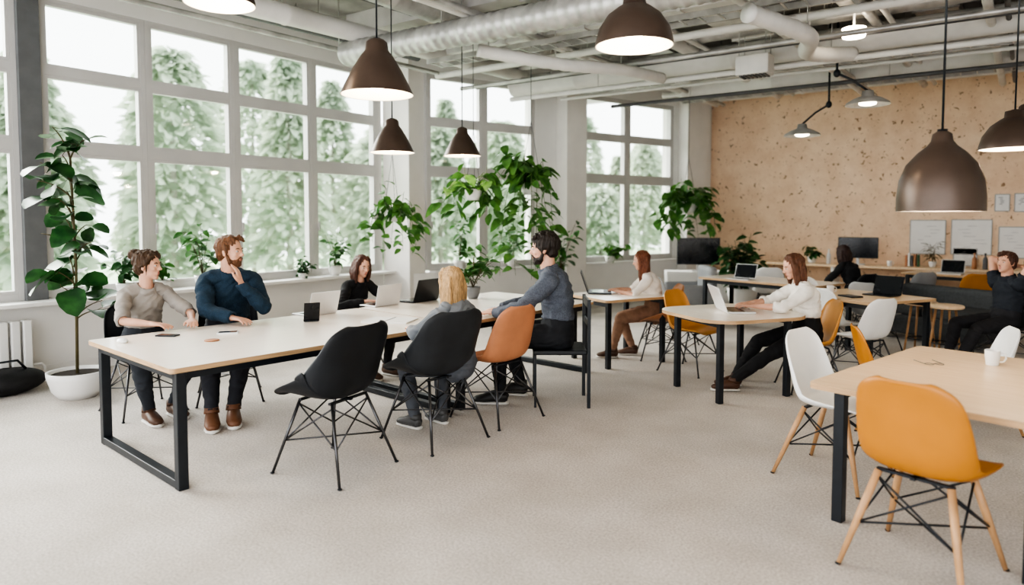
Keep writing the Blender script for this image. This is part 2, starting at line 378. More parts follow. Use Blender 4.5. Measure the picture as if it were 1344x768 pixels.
# ------------------------------------------------------------------ lamps
def lamp(kind,loc,R,label,k=1):
    x,y,z=loc
    r=root("pendant_lamp",label,"pendant lamp",(x,y,z),group="pendant lamps over the desks")
    if kind=="cone": prof=[(R,0),(R*.97,.015),(R*.88,R*.26),(R*.68,R*.66),(R*.44,R*1.05),(R*.32,R*1.2),(R*.29,R*1.42),(R*.2,R*1.5),(.012,R*1.54)]
    elif kind=="dome": prof=[(R,0),(R*.99,R*.12),(R*.9,R*.45),(R*.68,R*.78),(R*.42,R*.98),(R*.3,R*1.05),(R*.28,R*1.25),(.012,R*1.3)]
    else: prof=[(R,0),(R*1.0,R*.35),(R*.95,R*.8),(R*.8,R*1.2),(R*.55,R*1.5),(R*.34,R*1.68),(R*.25,R*1.8),(R*.22,R*1.98),(R*.12,R*2.05),(.012,R*2.1)]
    top=prof[-1][1]
    b=MB();b.lathe(prof,n=40);b.obj("lamp_shade",M_taupe,r)
    b=MB();b.lathe([(a*.97,c-.004 if c>0 else .001) for a,c in prof[:5]],n=40);b.lathe([(R*1.0,0),(R*.97,0.001)],n=40);b.obj("lamp_lining",M_lampin,r)
    b=MB();b.ell((0,0,R*.4),(.06,.06,.075));b.obj("bulb",M_bulb,r)
    b=MB();b.cyl((0,0,R*.5),(0,0,top),.025);b.obj("bulb_socket",M_black,r)
    b=MB();b.cyl((0,0,top),(0,0,H-z),.006,n=6);b.obj("cord",M_black,r)
    b=MB();b.lathe([(.0,-.001),(.05,-.001),(.055,-.02),(.02,-.05),(0,-.05)],c=(0,0,H-z),n=20);b.obj("ceiling_rose",M_black,r)
    li=bpy.data.lights.new("bulb_light","POINT");li.energy=14*k;li.color=(1,.8,.58);li.shadow_soft_size=.06
    lo=bpy.data.objects.new("bulb_light",li);COL.objects.link(lo);lo.parent=r;lo.location=(0,0,R*.15)
def at(u,d): # plan position from bearing offset and distance along the viewing axis
    t=(u-672)/900; return d*(-.581+.814*t),d*(.814+.581*t)
lamp("cone",(-3.32,3.15,2.42),.235,"brown metal cone pendant lamp above the long table")
lamp("cone",(-5.05,4.99,2.28),.225,"small brown cone pendant lamp over the long table")
lamp("cone",(-5.3,6.4,2.36),.225,"brown cone pendant lamp over the table's far end")
lamp("dome",(-1.84,3.85,2.66),.235,"brown dome pendant lamp with glowing lining")
lamp("bell",(-.28,4.47,1.66),.215,"large brown bell-shaped pendant lamp")
lamp("dome",(.06,6.67,2.16),.235,"brown dome pendant lamp hanging near the chipboard wall")
lamp("dome",(-4.15,2.57,3.0),.22,"brown dome pendant lamp hanging high by the windows")
lamp("cone",(.15,7.6,2.32),.2,"small pale cone pendant lamp near the chipboard wall")
def arm_lamp(loc,tx,label):
    x,y,z=loc
    r=root("swing_arm_lamp",label,"ceiling lamp",loc)
    b=MB();b.lathe([(.25,0),(.235,.03),(.16,.075),(.07,.11),(.06,.17),(.0,.18)],n=32);b.obj("lamp_shade",M_duct,r)
    b=MB();b.ell((0,0,.02),(.1,.1,.03));b.obj("bulb",M_bulb,r)
    b=MB();b.tube([(0,0,.17),(tx*.5,0,.32),(tx,0,.42),(tx,0,.45),(tx,0,H-z)],.014);b.ell((tx,0,.42),(.04,.04,.05));b.obj("swing_arm",M_black,r)
arm_lamp((-2.39,10.58,2.80),.35,"grey metal swing arm lamp hung from the ceiling")
arm_lamp((-1.36,9.3,2.98),-.35,"grey metal swing arm lamp with flat shade")
b=MB();b.lathe([(.0,.0),(.11,.0),(.12,.03),(.12,.1),(.0,.1)],n=24);o=b.obj("ceiling_spotlight",M_bulb,loc=(-1.35,8.2,3.55),label="small round glowing ceiling spotlight",cat="spotlight")
b=MB();b.cyl((0,0,.1),(0,0,H-3.55),.012);b.obj("mounting_rod",M_ductw,o)
# ------------------------------------------------------------------ chairs (face +X)
def interp(arr,t):
    n=len(arr)-1;x=t*n;i=min(int(x),n-1);f=x-i
    p=[arr[max(i-1,0)],arr[i],arr[i+1],arr[min(i+2,n)]]
    return .5*(2*p[1]+(p[2]-p[0])*f+(2*p[0]-5*p[1]+4*p[2]-p[3])*f*f+(3*p[1]-p[0]-3*p[2]+p[3])*f**3)
def shell(arm):
    X=[.235,.215,.12,.02,-.08,-.155,-.195,-.215,-.235,-.255,-.27]
    Z=[.425,.452,.45,.437,.43,.45,.52,.61,.7,.79,.85]
    W=[.19,.225,.24,.24,.235,.23,.23,.225,.215,.195,.15] if not arm else [.2,.235,.27,.29,.30,.30,.295,.28,.265,.245,.205]
    Cc=[.0,.012,.03,.05,.07,.085,.08,.065,.05,.035,.02] if not arm else [.0,.02,.07,.13,.18,.20,.18,.13,.08,.05,.03]
    NR,NC=26,17;vs=[]
    for i in range(NR):
        t=i/(NR-1);x,z,w,c=(interp(a,t) for a in(X,Z,W,Cc))
        x2,z2=interp(X,min(t+.01,1)),interp(Z,min(t+.01,1));x1,z1=interp(X,max(t-.01,0)),interp(Z,max(t-.01,0))
        tx,tz=x2-x1,z2-z1;l=math.hypot(tx,tz);nx,nz=tz/l,-tx/l
        w*=max(.62,(1-abs(2*t-1)**14)**.4)
        for j in range(NC):
            s=2*j/(NC-1)-1
            o=c*abs(s)**2.4
            vs.append((x+nx*o,w*math.sin(s*1.45)/math.sin(1.45),z+nz*o))
    fs=[(i*NC+j,i*NC+j+1,(i+1)*NC+j+1,(i+1)*NC+j) for i in range(NR-1) for j in range(NC-1)]
    b=MB();b.add(vs,fs);return b
def chair(label,loc,rz,shm,style="wire",arm=False,sc=1.05,group=None):
    r=root("shell_chair",label,"chair",loc,rz,sc,group)
    o=shell(arm).obj("seat_shell",shm,r)
    s=o.modifiers.new("solid","SOLIDIFY");s.thickness=.011;s.offset=0
    s=o.modifiers.new("sub","SUBSURF");s.levels=1;s.render_levels=1
    tops={};
    for i in(-1,1):
        for j in(-1,1):
            a=V((.12*i-.01,.14*j,.415));f=V((.25*i-.02,.24*j,0));tops[i,j]=(a,f)
            b=MB()
            if style=="wood":
                b.loft([a,a.lerp(f,.4),f],[.016,.0165,.010],n=10);mm=M_dowel
            else: b.loft([a,f],[.009,.008],n=8);mm=M_chrome
            b.ell(f+V((0,0,.006)),(.013,.013,.006),mi=1)
            b.obj("leg",[mm,M_black],r)
    b=MB();P=lambda i,j,t:tops[i,j][0].lerp(tops[i,j][1],t)
    for i,j,k,l in((1,1,1,-1),(-1,1,-1,-1),(1,1,-1,1),(1,-1,-1,-1)):
        b.cyl(P(i,j,.05),P(k,l,.55),.005,n=6);b.cyl(P(k,l,.05),P(i,j,.55),.005,n=6)
    b.cyl(P(1,1,.55),P(-1,-1,.55),.005,n=6);b.cyl(P(1,-1,.55),P(-1,1,.55),.005,n=6)
    b.obj("wire_brace",M_black if style=="wood" else M_chrome,r)
    b=MB();b.box((-.01,0,.418),(.27,.02,.012));b.box((.1,0,.418),(.02,.3,.012));b.box((-.12,0,.418),(.02,.3,.012));b.obj("seat_mount",M_black,r)
    return r
G1="shell chairs at the long table";G2="shell chairs at the honey wood table";G3="shell chairs around the back desks"
c_black=chair("black armchair shell chair with wire legs",(-3.50,2.90,0),PI+.12,M_shellblack,arm=True,group=G1,sc=1.13)
chair("charcoal shell armchair with wire legs holding a seated blonde person",(-3.38,3.73,0),PI-.12,M_shellcharcoal,arm=True,group=G1,sc=1.14)
c_or=chair("salmon orange shell chair with wire legs",(-3.33,4.43,0),PI-.12,M_shellorange,group=G1,sc=1.1)
r=root("frame_chair","black square-framed chair with straight back posts","chair",(-3.16,5.10,0),PI+.62)
b=MB()
b.box((-.02,0,.475),(.46,.44,.04));b.obj("seat",M_shellblack,r,bevel=.012)
for i in(-1,1):
    for j in(-1,1):
        b=MB();hh=.93 if i<0 else .455
        if i>0: b.box((.19,j*.19,hh/2),(.02,.02,hh))
        else: b.box((-.265,j*.21,hh/2),(.028,.028,hh))
        b.obj("leg",M_black,r)
b=MB();b.box((-.265,0,.89),(.02,.42,.07));b.box((-.265,0,.72),(.014,.4,.05));b.obj("backrest",M_black,r)
c4=chair("dark shell chair at the window side of table",(-5.62,3.5,0),-.55,M_shellblack,group=G1,sc=1.12)
dup(c4,(-5.82,2.84,0),-.1,sc=1.05);dup(c4,(-5.55,4.9,0),0,sc=.98)
c_wh=chair("white shell chair with wooden dowel legs",(-.80,4.63,0),-.25,M_shellwhite,"wood",group=G2,sc=1.06)
c_ye=chair("mustard yellow shell chair with wooden dowel legs",(-.25,3.66,0),1.3,M_shellyellow,"wood",group=G2,sc=1.08)
dup(c_wh,(-.12,6.4,0),PI+.3,"white shell chair tucked behind the honey table",sc=.92)
dup(c_ye,(-.70,6.0,0),.35,"mustard yellow shell chair behind the honey table",sc=.92)
c7=chair("amber shell chair under person in white top",(-1.45,6.86,0),PI+.55,M_shellamber,"wire",group=G3,sc=1.0)
dup(c7,(-2.62,6.95,0),-.2,"amber shell chair tucked at the rounded desk")
chair("tan leather armchair shell under person typing",(-3.2,7.42,0),PI+.55,M_shelltan,arm=True,group=G3,sc=1.0)
x,y=at(1103,7.6);c_w2=chair("white shell chair with wire legs at back desk",(x,y,0),.9,M_shellwhite,group=G3,sc=1.0)
x,y=at(1150,8.3);c_g=chair("grey shell chair with wire legs at back desk",(x,y,0),1.2,M_shellgrey,group=G3,sc=1.0)
x,y=at(1200,9.9);dup(c_g,(x,y,0),2.4,"grey shell chair with wire legs near the sofa")
x,y=at(1010,10.8);dup(c_w2,(x,y,0),1.9,"white shell chair with wire legs near the plants")
x,y=at(1075,8.6);dup(c_w2,(x,y,0),-.6,"white shell chair pushed under the wooden desk")
x,y=at(1135,6.75);dup(c_w2,(x,y,0),2.6,"white shell chair beside the wooden desk")
x,y=at(1280,9.6);dup(c_ye,(x,y,0),1.9,"mustard yellow shell chair near the sofa",group=G3,sc=1.0)
x,y=at(890,8.9);dup(c_g,(x,y,0),.6,"grey shell chair with wire legs behind the typing person")
# ------------------------------------------------------------------ tables
def rbox(b,cx,cy,z,l,w,h,rad=.03,mi=0,mie=1,n=6):
    pts=[]
    for sx,sy,a0 in((1,1,0),(-1,1,PI/2),(-1,-1,PI),(1,-1,3*PI/2)):
        for i in range(n+1):
            a=a0+PI/2*i/n;pts.append((cx+sx*(l/2-rad)+rad*math.cos(a),cy+sy*(w/2-rad)+rad*math.sin(a)))
    k=len(pts);vs=[(p[0],p[1],z) for p in pts]+[(p[0],p[1],z-h) for p in pts]
    b.add(vs,[tuple(range(k))],mi,False);b.add(vs,[tuple(reversed(range(k,2*k)))],mi,False)
    b.add(vs,[(i,i+k,(i+1)%k+k,(i+1)%k) for i in range(k)],mie,False)
def table(label,center,rz,L,W,m,ends=(True,True),rad=.03,z=.75,bar=.06,name="desk_table",loop=True,inset=.05):
    r=root(name,label,"table",(center[0],center[1],0),rz)
    b=MB();rbox(b,0,0,z,L,W,.03,rad);b.obj("tabletop",[m,M_edge],r)
    a=L/2-inset-bar/2;w=W/2-inset-bar/2;zz=z-.03
    for q in(-1,1):
        b=MB();b.box((0,q*w,zz-.03),(2*a,.03,.05));b.obj("apron_rail",M_black,r)
    for e,s in zip(ends,(-1,1)):
        if not e: continue
        if loop:
            b=MB();b.box((s*a,w,zz/2),(bar,bar,zz));b.box((s*a,-w,zz/2),(bar,bar,zz))
            b.box((s*a,0,.03),(bar,2*w,.05));b.box((s*a,0,zz-.03),(bar,2*w,.05));b.obj("leg_frame",M_black,r,bevel=.004)
        else:
            for q in(-1,1):
                b=MB();b.box((s*a,q*w,zz/2),(bar,bar,zz));b.obj("leg",M_black,r,bevel=.004)
    return r
dy=V((.105,.995));dx=V((-.995,.105));c0=V((-3.88,2.04));rzT=math.atan2(dy.y,dy.x)
cA=c0+dy*1.16+dx*.71;table("long white-topped table with black loop legs",cA,rzT,2.31,1.42,M_ply)
cB=c0+dy*3.3+dx*.71;table("white-topped table with black loop legs joined end-on",cB,rzT,1.95,1.42,M_ply,inset=.03)
ux=V((.97,-.24));uy=V((.24,.97));k=V((-.82,3.86));cF=k+ux*.55+uy*.8
table("honey wood desk table with black steel legs",cF,math.atan2(uy.y,uy.x),1.6,1.1,M_wood,rad=.05,bar=.055,loop=False,inset=.1)
x,y=at(962,6.35);table("rounded pale desk with black legs",(x,y),-.6,1.02,1.1,M_ply,rad=.28,bar=.05,loop=False,inset=.16)
x,y=at(812,7.75);table("pale desk with black legs and laptop",(x,y),-.45,.8,.9,M_ply,rad=.05,bar=.05,loop=False)
x,y=at(1130,7.7);xe,ye=x,y;table("pale wooden desk beside white chairs",(x,y),-.55,1.15,1.0,M_wood,rad=.04,bar=.05,loop=False)
x,y=at(1010,9.6);xg,yg=x,y;table("pale desk near the plants",(x,y),-.3,1.8,.8,M_ply,bar=.05,loop=False)
x,y=at(1262,10.6);xh,yh=x,y;table("pale wooden desk behind the sofa",(x,y),-.3,1.4,.8,M_wood,bar=.05,loop=False)
r=root("wall_counter","long pale counter desk along the chipboard wall","desk",(-1.0,13.9,0))
b=MB();b.box((0,0,.74),(6.2,.66,.04));b.obj("countertop",M_wood,r,bevel=.004)
for xx in(-3,-1.5,0,1.5,3):
    b=MB();b.box((xx,0,.36),(.05,.6,.72));b.obj("support_panel",M_white,r)
# ------------------------------------------------------------------ laptops, screens, props
def laptop(label,loc,rz,body=M_alu,ang=1.9,sc=1,group="open laptops"):
    r=root("laptop",label,"laptop",loc,rz,sc,group)
    b=MB();b.box((-.11,0,.008),(.22,.32,.014));b.obj("laptop_base",body,r,bevel=.004)
    b=MB();b.box((-.09,0,.0155),(.11,.27,.002));b.obj("keyboard",M_screen,r)
    M=Matrix.Rotation(ang-PI/2,3,'Y');b=MB();b.box(M@V((.004,0,.105))+V((0,0,.012)),(.007,.32,.21),M=M);b.obj("laptop_lid",body,r)
    b=MB();b.box(M@V((-.0005,0,.105))+V((0,0,.012)),(.003,.30,.19),M=M);b.obj("laptop_display",M_screen,r)
laptop("silver laptop open with lid back visible",(-4.95,4.0,.75),0,ang=1.85)
laptop("silver laptop in front of woman in black",(-4.93,4.78,.75),0,ang=1.8)
laptop("black laptop open on the long table",(-4.85,5.25,.75),0,M_screen,sc=1.15)
laptop("silver laptop on rounded desk",(-2.10,6.33,.75),PI+.6,ang=1.95,sc=1.15)
laptop("black laptop on pale desk",(-3.90,7.0,.75),PI+.5,M_black,sc=1.2)
laptop("dark laptop open on the wooden desk",(xe+.25,ye+.2,.75),1.2,M_screen)
laptop("silver laptop on the desk near the plants",(xg-.3,yg-.1,.75),1.4)
laptop("silver laptop on the desk behind the sofa",(xh-.1,yh,.75),1.4)
r=root("tablet","small black tablet propped on the table","tablet",(-4.72,3.7,.75),-.5)
M=Matrix.Rotation(.3,3,'Y');b=MB();b.box(M@V((0,0,.085)),(.008,.13,.17),M=M);b.obj("tablet_screen",M_screen,r,bevel=.002)
b=MB();b.box((-.03,0,.004),(.1,.11,.008));b.obj("tablet_stand",M_black,r)
def smallthing(name,label,cat,loc,f,m,rz=0,group=None):
    b=MB();f(b);return b.obj(name,m,loc=loc,rz=rz,label=label,cat=cat,bevel=.002,group=group)
smallthing("phone","black phone lying on the white table","phone",(-5.0,2.62,.75),lambda b:(b.box((0,0,.005),(.15,.075,.01)),b.box((0,0,.0105),(.13,.068,.001),mi=1)),[M_black,M_screen],.5)
smallthing("phone","silver phone lying beside folded hands","phone",(-4.75,2.95,.75),lambda b:(b.box((0,0,.005),(.15,.075,.01)),b.box((0,0,.0105),(.13,.068,.001),mi=1)),[M_alu,M_screen],.9)
smallthing("coaster","dark brown round coaster on the table","coaster",(-4.55,2.7,.75),lambda b:b.lathe([(0,0),(.05,0),(.052,.004),(.05,.008),(0,.008)],n=28),M_shelltan)
smallthing("computer_mouse","small white mouse on the table","mouse",(-5.0,2.3,.75),lambda b:b.ell((0,0,.012),(.055,.032,.02)),M_potw)
smallthing("notebook","open white notebook on the table","notebook",(-4.2,4.1,.75),lambda b:(b.box((-.1,0,.006),(.2,.28,.012)),b.box((.105,0,.006),(.2,.28,.012)),b.cyl((0,-.14,.009),(0,.14,.009),.006,mi=1)),[M_paper,M_ink],.4)
smallthing("paper_sheet","loose white sheet on the table","paper",(-3.95,5.3,.75),lambda b:(b.box((0,0,.002),(.21,.3,.003)),)+tuple(b.box((0,-.1+i*.03,.004),(.16,.006,.0006),mi=1) for i in range(6)),[M_paper,M_ink],.2)
def cup(b): b.lathe([(0,.003),(.03,.003),(.032,.0),(.038,.05),(.041,.09),(.038,.09),(.034,.05),(.028,.01),(0,.01)],n=24);b.tube([(.038,0,.075),(.062,0,.07),(.066,0,.045),(.055,0,.025),(.037,0,.022)],.005)
GM="ceramic mugs on the desks"
smallthing("mug","white ceramic mug on the honey table","mug",(-.02,4.95,.75),cup,M_potw,group=GM)
smallthing("mug","white ceramic mug on the wooden desk","mug",(xe-.3,ye,.75),cup,M_potw,group=GM)
smallthing("mug","grey ceramic mug on the desk near the plants","mug",(xg+.4,yg,.75),cup,M_potg,group=GM)
smallthing("mug","white ceramic mug on the wall counter","mug",(-1.6,13.8,.76),cup,M_potw,group=GM)
smallthing("eyeglasses","thin wire eyeglasses lying on the honey table","glasses",(-.3,4.75,.75),lambda b:(b.tube([(.03+.024*math.cos(a*.5236),.024*math.sin(a*.5236),.006) for a in range(13)],.0018),b.tube([(-.03+.024*math.cos(a*.5236),.024*math.sin(a*.5236),.006) for a in range(13)],.0018),b.tube([(-.006,0,.006),(.006,0,.008)],.0018),b.tube([(.054,0,.006),(.056,.12,.006)],.0018),b.tube([(-.054,0,.006),(-.056,.12,.006)],.0018)),M_dark,.6)
smallthing("notebook","brown notebook on rounded desk","notebook",(-1.95,6.45,.75),lambda b:(b.box((0,0,.008),(.15,.21,.016)),b.box((.0,0,.0165),(.13,.19,.001),mi=1)),[M_paper,M_ink],.3)
smallthing("notebook","closed dark notebook on the wooden desk","notebook",(xe-.05,ye-.25,.75),lambda b:(b.box((0,0,.008),(.15,.21,.016)),b.box((.0,0,.0165),(.13,.19,.001),mi=1)),[M_black,M_dark],.9)
for i,(xx,hh,mm) in enumerate(((-1.35,.2,M_shellorange),(-1.31,.23,M_paper),(-1.27,.19,M_dark),(-1.22,.22,M_shelltan),(-1.17,.21,M_leafd),(.62,.24,M_dark),(.66,.2,M_paper),(.70,.22,M_shelltan))):
    smallthing("book","upright book on the wall counter","book",(xx,13.95,.76),lambda b,hh=hh:(b.box((0,0,hh/2),(.032,.16,hh)),b.box((0,.003,hh/2+.001),(.024,.158,hh-.001),mi=1)),[mm,M_paper],group="books on the wall counter")
def bottle(b): b.lathe([(0,0),(.035,0),(.037,.01),(.037,.15),(.03,.18),(.013,.21),(.013,.25),(.016,.25),(.016,.27),(0,.27)],n=20)
for xx,mm in((-.2,M_dark),(.35,M_leafd),(-2.6,M_potw),(-.35,M_shelltan)): smallthing("bottle","small bottle standing on the wall counter","bottle",(xx,13.8,.76),bottle,mm,group="bottles on the wall counter")
def monitor(label,loc,rz,w,h):
    r=root("monitor",label,"monitor",loc,rz)
    b=MB();b.box((0,0,.12+h/2),(w,.03,h));b.obj("monitor_housing",M_black,r,bevel=.006)
    b=MB();b.box((0,-.016,.12+h/2),(w-.03,.002,h-.03));b.obj("monitor_screen",M_screen,r)
    b=MB();b.box((0,.03,.12),(.05,.03,.22));b.box((0,.02,.008),(.24,.18,.016));b.obj("monitor_stand",M_duct,r,bevel=.004)
monitor("black computer monitor on the wall counter",(-2.12,13.85,.76),.1,.66,.38)
monitor("large black monitor on a low cabinet",(-4.6,12.45,.62),.5,.78,.5)
r=root("low_cabinet","low white cabinet carrying a monitor","cabinet",(-4.6,12.45,0),.5)
b=MB();b.box((0,0,.31),(1.2,.45,.62));b.obj("cabinet_body",M_white,r,bevel=.006)
for s in(-1,1):
    b=MB();b.box((s*.3,-.232,.31),(.56,.014,.54));d=b.obj("cabinet_door",M_potw,r,bevel=.003)
    b=MB();b.box((s*.06,-.25,.4),(.012,.02,.12));b.obj("handle",M_chrome,d)
def poster(label,x,z,w,h,kind,group=None):
    r=root("pinned_sheet",label,"poster",(x,14.285,z),group="sheets pinned on the chipboard wall")
    b=MB()
    t=.014
    b.box((0,0,h/2),(w,.02,t));b.box((0,0,-h/2),(w,.02,t));b.box((w/2,0,0),(t,.02,h));b.box((-w/2,0,0),(t,.02,h));b.obj("sheet_frame",M_ink,r)
    b=MB();b.box((0,-.002,0),(w-.01,.01,h-.01));b.obj("sheet",M_paper,r)
    b=MB();rr=random.Random(int(x*100)+int(z*10))
    for i in range(7 if kind else 5):
        b.box((rr.uniform(-.2,.2)*w,-.009,h*(.32-.1*i)),(w*rr.uniform(.15,.4),.002,.005 if kind else .014))
    b.obj("drawn_lines",M_ink,r)
poster("grey framed sheet with faint pencil lines",-1.07,1.27,.54,.6,1)
poster("grey framed sheet with faint pencil lines",-.42,1.28,.58,.6,1)
poster("grey framed sheet with faint pencil lines",.18,1.2,.42,.52,1)
poster("small printed sheet with grey lines",.0,1.87,.2,.28,0)
poster("small printed sheet with grey lines",.28,1.87,.22,.3,0)
poster("small white sheet above the counter",-.5,.93,.34,.3,1)
# plants -------------------------------------------------------------------
def pot_parts(r,pr,ph,pm,z=0):
    b=MB();b.lathe([(0,z),(pr*.62,z),(pr*.85,z+ph*.3),(pr,z+ph*.8),(pr*1.02,z+ph),(pr*.94,z+ph),(pr*.9,z+ph*.85)],n=28);b.obj("plant_pot",pm,r)
    b=MB();b.lathe([(0,z+ph*.9),(pr*.9,z+ph*.88)],n=24);b.obj("soil",M_soil,r)
def plant(name,label,loc,pot,center,rad,nst,nlf,LL,LW,ml=M_leaf,stemr=.008,pm=M_potw,droop=.35,seed=1,trunk=None,start=.35,hang=0,rnd=0):
    rr=random.Random(seed)
    r=root(name,label,"plant",loc)
    pr,ph=pot;pot_parts(r,pr,ph,pm)
    st=MB();lf=MB();base=V((0,0,ph*.88))
    top=base
    if trunk: top=V(trunk);st.loft([base,base.lerp(top,.5)+V((.02,.01,0)),top],[stemr*1.8,stemr*1.5,stemr*1.3],n=8)
    for i in range(nst):
        while True:
            q=V((rr.uniform(-1,1),rr.uniform(-1,1),rr.uniform(-1,1)))
            if q.length<1: break
        q=q.normalized()*(q.length**.5)
        if rnd: q=V((q.x,q.y,-1+2*(i+.5)/nst))
        e=V(center)+V((q.x*rad[0],q.y*rad[1],q.z*rad[2]))
        org=top if not hang else base.lerp(top,rr.uniform(.5,1))
        if rnd: org=V((0,0,min(max(e.z-.15,.7),top.z)))
        lift=.18*(e-org).length+(hang if e.z<org.z+.2 else 0)
        m=org.lerp(e,.5)+V((0,0,lift))-V(((e-org).x,(e-org).y,0))*.15
        pts=[]
        for k in range(8):
            t=k/7;pts.append(org*(1-t)**2+m*2*t*(1-t)+e*t*t)
        st.loft(pts,[stemr*(1-.6*k/7) for k in range(8)],n=6)
        for k in range(nlf):
            t=start+(1-start)*(k+rr.random())/nlf
            p=org*(1-t)**2+m*2*t*(1-t)+e*t*t
            a=rr.uniform(0,2*PI);d=V((math.cos(a),math.sin(a),rr.uniform(-.5,.6)))
            pl=p+d.normalized()*LL*.25
            st.cyl(p,pl,stemr*.3,n=5)
            s=rr.uniform(.6,1.15)
            lf.leaf(pl,d,LL*s,LW*s,droop*rr.uniform(.5,1.6),roll=rr.uniform(-.8,.8),rnd=rnd)
    st.obj("stem",M_stem,r);lf.obj("leaves",ml,r)
    return r
def hanging_plant(label,loc,R,lens,n,rise,LL,LW,ml=M_leafy,seed=1,pm=M_potw,pr=.15,ph=.2,up=6,dens=.55):
    rr=random.Random(seed);r=root("hanging_plant",label,"hanging plant",loc)
    pot_parts(r,pr,ph,pm,-ph)
    for k in range(3):
        a=k*2*PI/3;b=MB();b.cyl((pr*.98*math.cos(a),pr*.98*math.sin(a),-.01),(0,0,.75),.003,n=5);b.obj("cord",M_black,r)
    b=MB();b.cyl((0,0,.75),(0,0,H-loc[2]),.004,n=5);b.obj("hanging_wire",M_black,r)
    st=MB();lf=MB()
    for i in range(n+up):
        a=rr.uniform(0,2*PI);ri=R*rr.uniform(.35,1);L=rr.uniform(*lens);ris=rise*rr.uniform(.4,1.2)
        if i>=n: L=-rr.uniform(.15,.45);ri*=.6
        wob=rr.uniform(-.5,.5);pts=[]
        N_=12
        for k in range(N_+1):
            t=k/N_;rd=pr*.5+ri*(1-(1-t)**2);aa=a+wob*t
            pts.append(V((rd*math.cos(aa),rd*math.sin(aa),-.02+ris*math.sin(min(1,t*1.6)*PI)*.9-L*t**1.9+.02*math.sin(t*17+a))))
        st.loft(pts,[.005*(1-.6*k/N_) for k in range(N_+1)],n=5)
        ln=sum((pts[k+1]-pts[k]).length for k in range(N_))
        m=int(ln/(LL*dens))+2
        for k in range(m):
            t=(k+rr.random())/m*N_;j=min(int(t),N_-1);p=pts[j].lerp(pts[j+1],t-j)
            b2=rr.uniform(0,2*PI);d=V((math.cos(b2)+.5*math.cos(a),math.sin(b2)+.5*math.sin(a),rr.uniform(-.7,.35)))
            pl=p+d.normalized()*LL*.22;st.cyl(p,pl,.002,n=4)
            s=rr.uniform(.6,1.2);lf.leaf(pl,d,LL*s,LW*s,rr.uniform(.2,.7),roll=rr.uniform(-.8,.8))
    st.obj("stem",M_vine,r);lf.obj("leaves",ml,r)
plant("fiddle_leaf_fig","tall large-leaved fig plant in white bowl pot",(-6.78,2.72,0),(.24,.24),(-.02,.0,1.60),(.26,.26,.85),22,3,.24,.2,M_leafd,.008,seed=6,trunk=(0,0,2.15),start=.5,rnd=1)
plant("potted_plant","leafy potted plant on the window sill",(-7.75,4.5,.795),(.09,.14),(0.05,0,.55),(.2,.32,.28),11,6,.13,.09,M_leaf,.005,seed=2)
plant("potted_plant","small leafy plant on the window sill",(-7.75,4.02,.795),(.08,.12),(0.05,0,.3),(.18,.26,.17),9,5,.12,.08,M_leaf,.004,seed=3)
plant("potted_plant","small leafy plant on the window sill",(-7.75,3.6,.795),(.08,.12),(0.05,0,.36),(.18,.2,.15),10,5,.12,.08,M_leafd,.004,seed=4)
plant("potted_plant","small round bushy plant on the sill",(-7.75,5.95,.795),(.07,.07),(0,0,.18),(.14,.16,.13),22,6,.07,.045,M_leafd,.003,seed=6,start=.1)
plant("potted_plant","spindly leafy plant on the window sill",(-7.75,6.5,.795),(.09,.14),(.1,0,.5),(.2,.25,.25),9,5,.13,.09,M_leaf,.004,seed=7)
hanging_plant("leafy trailing plant hanging near the column",(-6.7,6.62,1.72),.34,(.2,.8),11,.16,.15,.11,seed=8,pr=.12,ph=.15,up=4)
x,y=at(697,9.0);hanging_plant("big trailing leafy plant hanging by the column",(x,y,2.12),.55,(.3,1.3),15,.3,.17,.12,seed=9,up=6)
x,y=at(622,8.7);hanging_plant("trailing leafy plant hanging by the windows",(x,y,1.98),.42,(.0,.4),9,.2,.17,.12,seed=19,pr=.11,ph=.14,up=3)
x,y=at(903,12);hanging_plant("full trailing leafy plant hanging beside the far column",(x,y,1.9),.5,(.0,.65),16,.3,.2,.14,seed=13,up=5)
plant("potted_plant","leafy plant in grey pot on the table",(-4.62,5.75,.75),(.08,.13),(0,0,.38),(.26,.26,.26),12,7,.12,.08,M_leaf,.004,seed=10,pm=M_potg)
plant("potted_plant","leafy plant on the far window sill",(-6.68,9.35,.795),(.09,.14),(0.06,0,.45),(.22,.3,.35),10,6,.14,.1,M_leaf,.004,seed=12)
plant("potted_plant","trailing leafy plant on the far window sill",(-7.02,8.4,.795),(.09,.14),(0.1,0,.5),(.2,.22,.4),9,6,.13,.09,M_leaf,.004,seed=22)
plant("potted_plant","leafy climbing plant at the column base",(-5.95,9.75,0),(.16,.25),(.0,0,1.3),(.3,.3,.75),13,6,.16,.12,M_leaf,.006,seed=23,trunk=(0,0,.9),hang=.1,pm=M_potg)
plant("potted_shrub","dense dark green bushy plant",(-3.65,12.0,0),(.24,.4),(0,0,1.0),(.38,.38,.5),38,9,.2,.12,M_leafd,.007,seed=14,start=.2)
plant("potted_plant","leafy plant on the far window sill",(-5.85,11.3,.795),(.09,.12),(0.1,0,.25),(.25,.25,.15),12,6,.13,.09,M_leafy,.004,seed=15)
plant("potted_plant","small green plant on the wall counter",(-2.9,13.85,.76),(.08,.12),(0,0,.25),(.2,.15,.13),10,6,.12,.07,M_leafd,.004,seed=17)
plant("potted_plant","small dry grass plant on the wall counter",(-.95,13.85,.76),(.06,.1),(0,0,.35),(.12,.12,.15),10,6,.12,.02,M_stem,.003,seed=18)
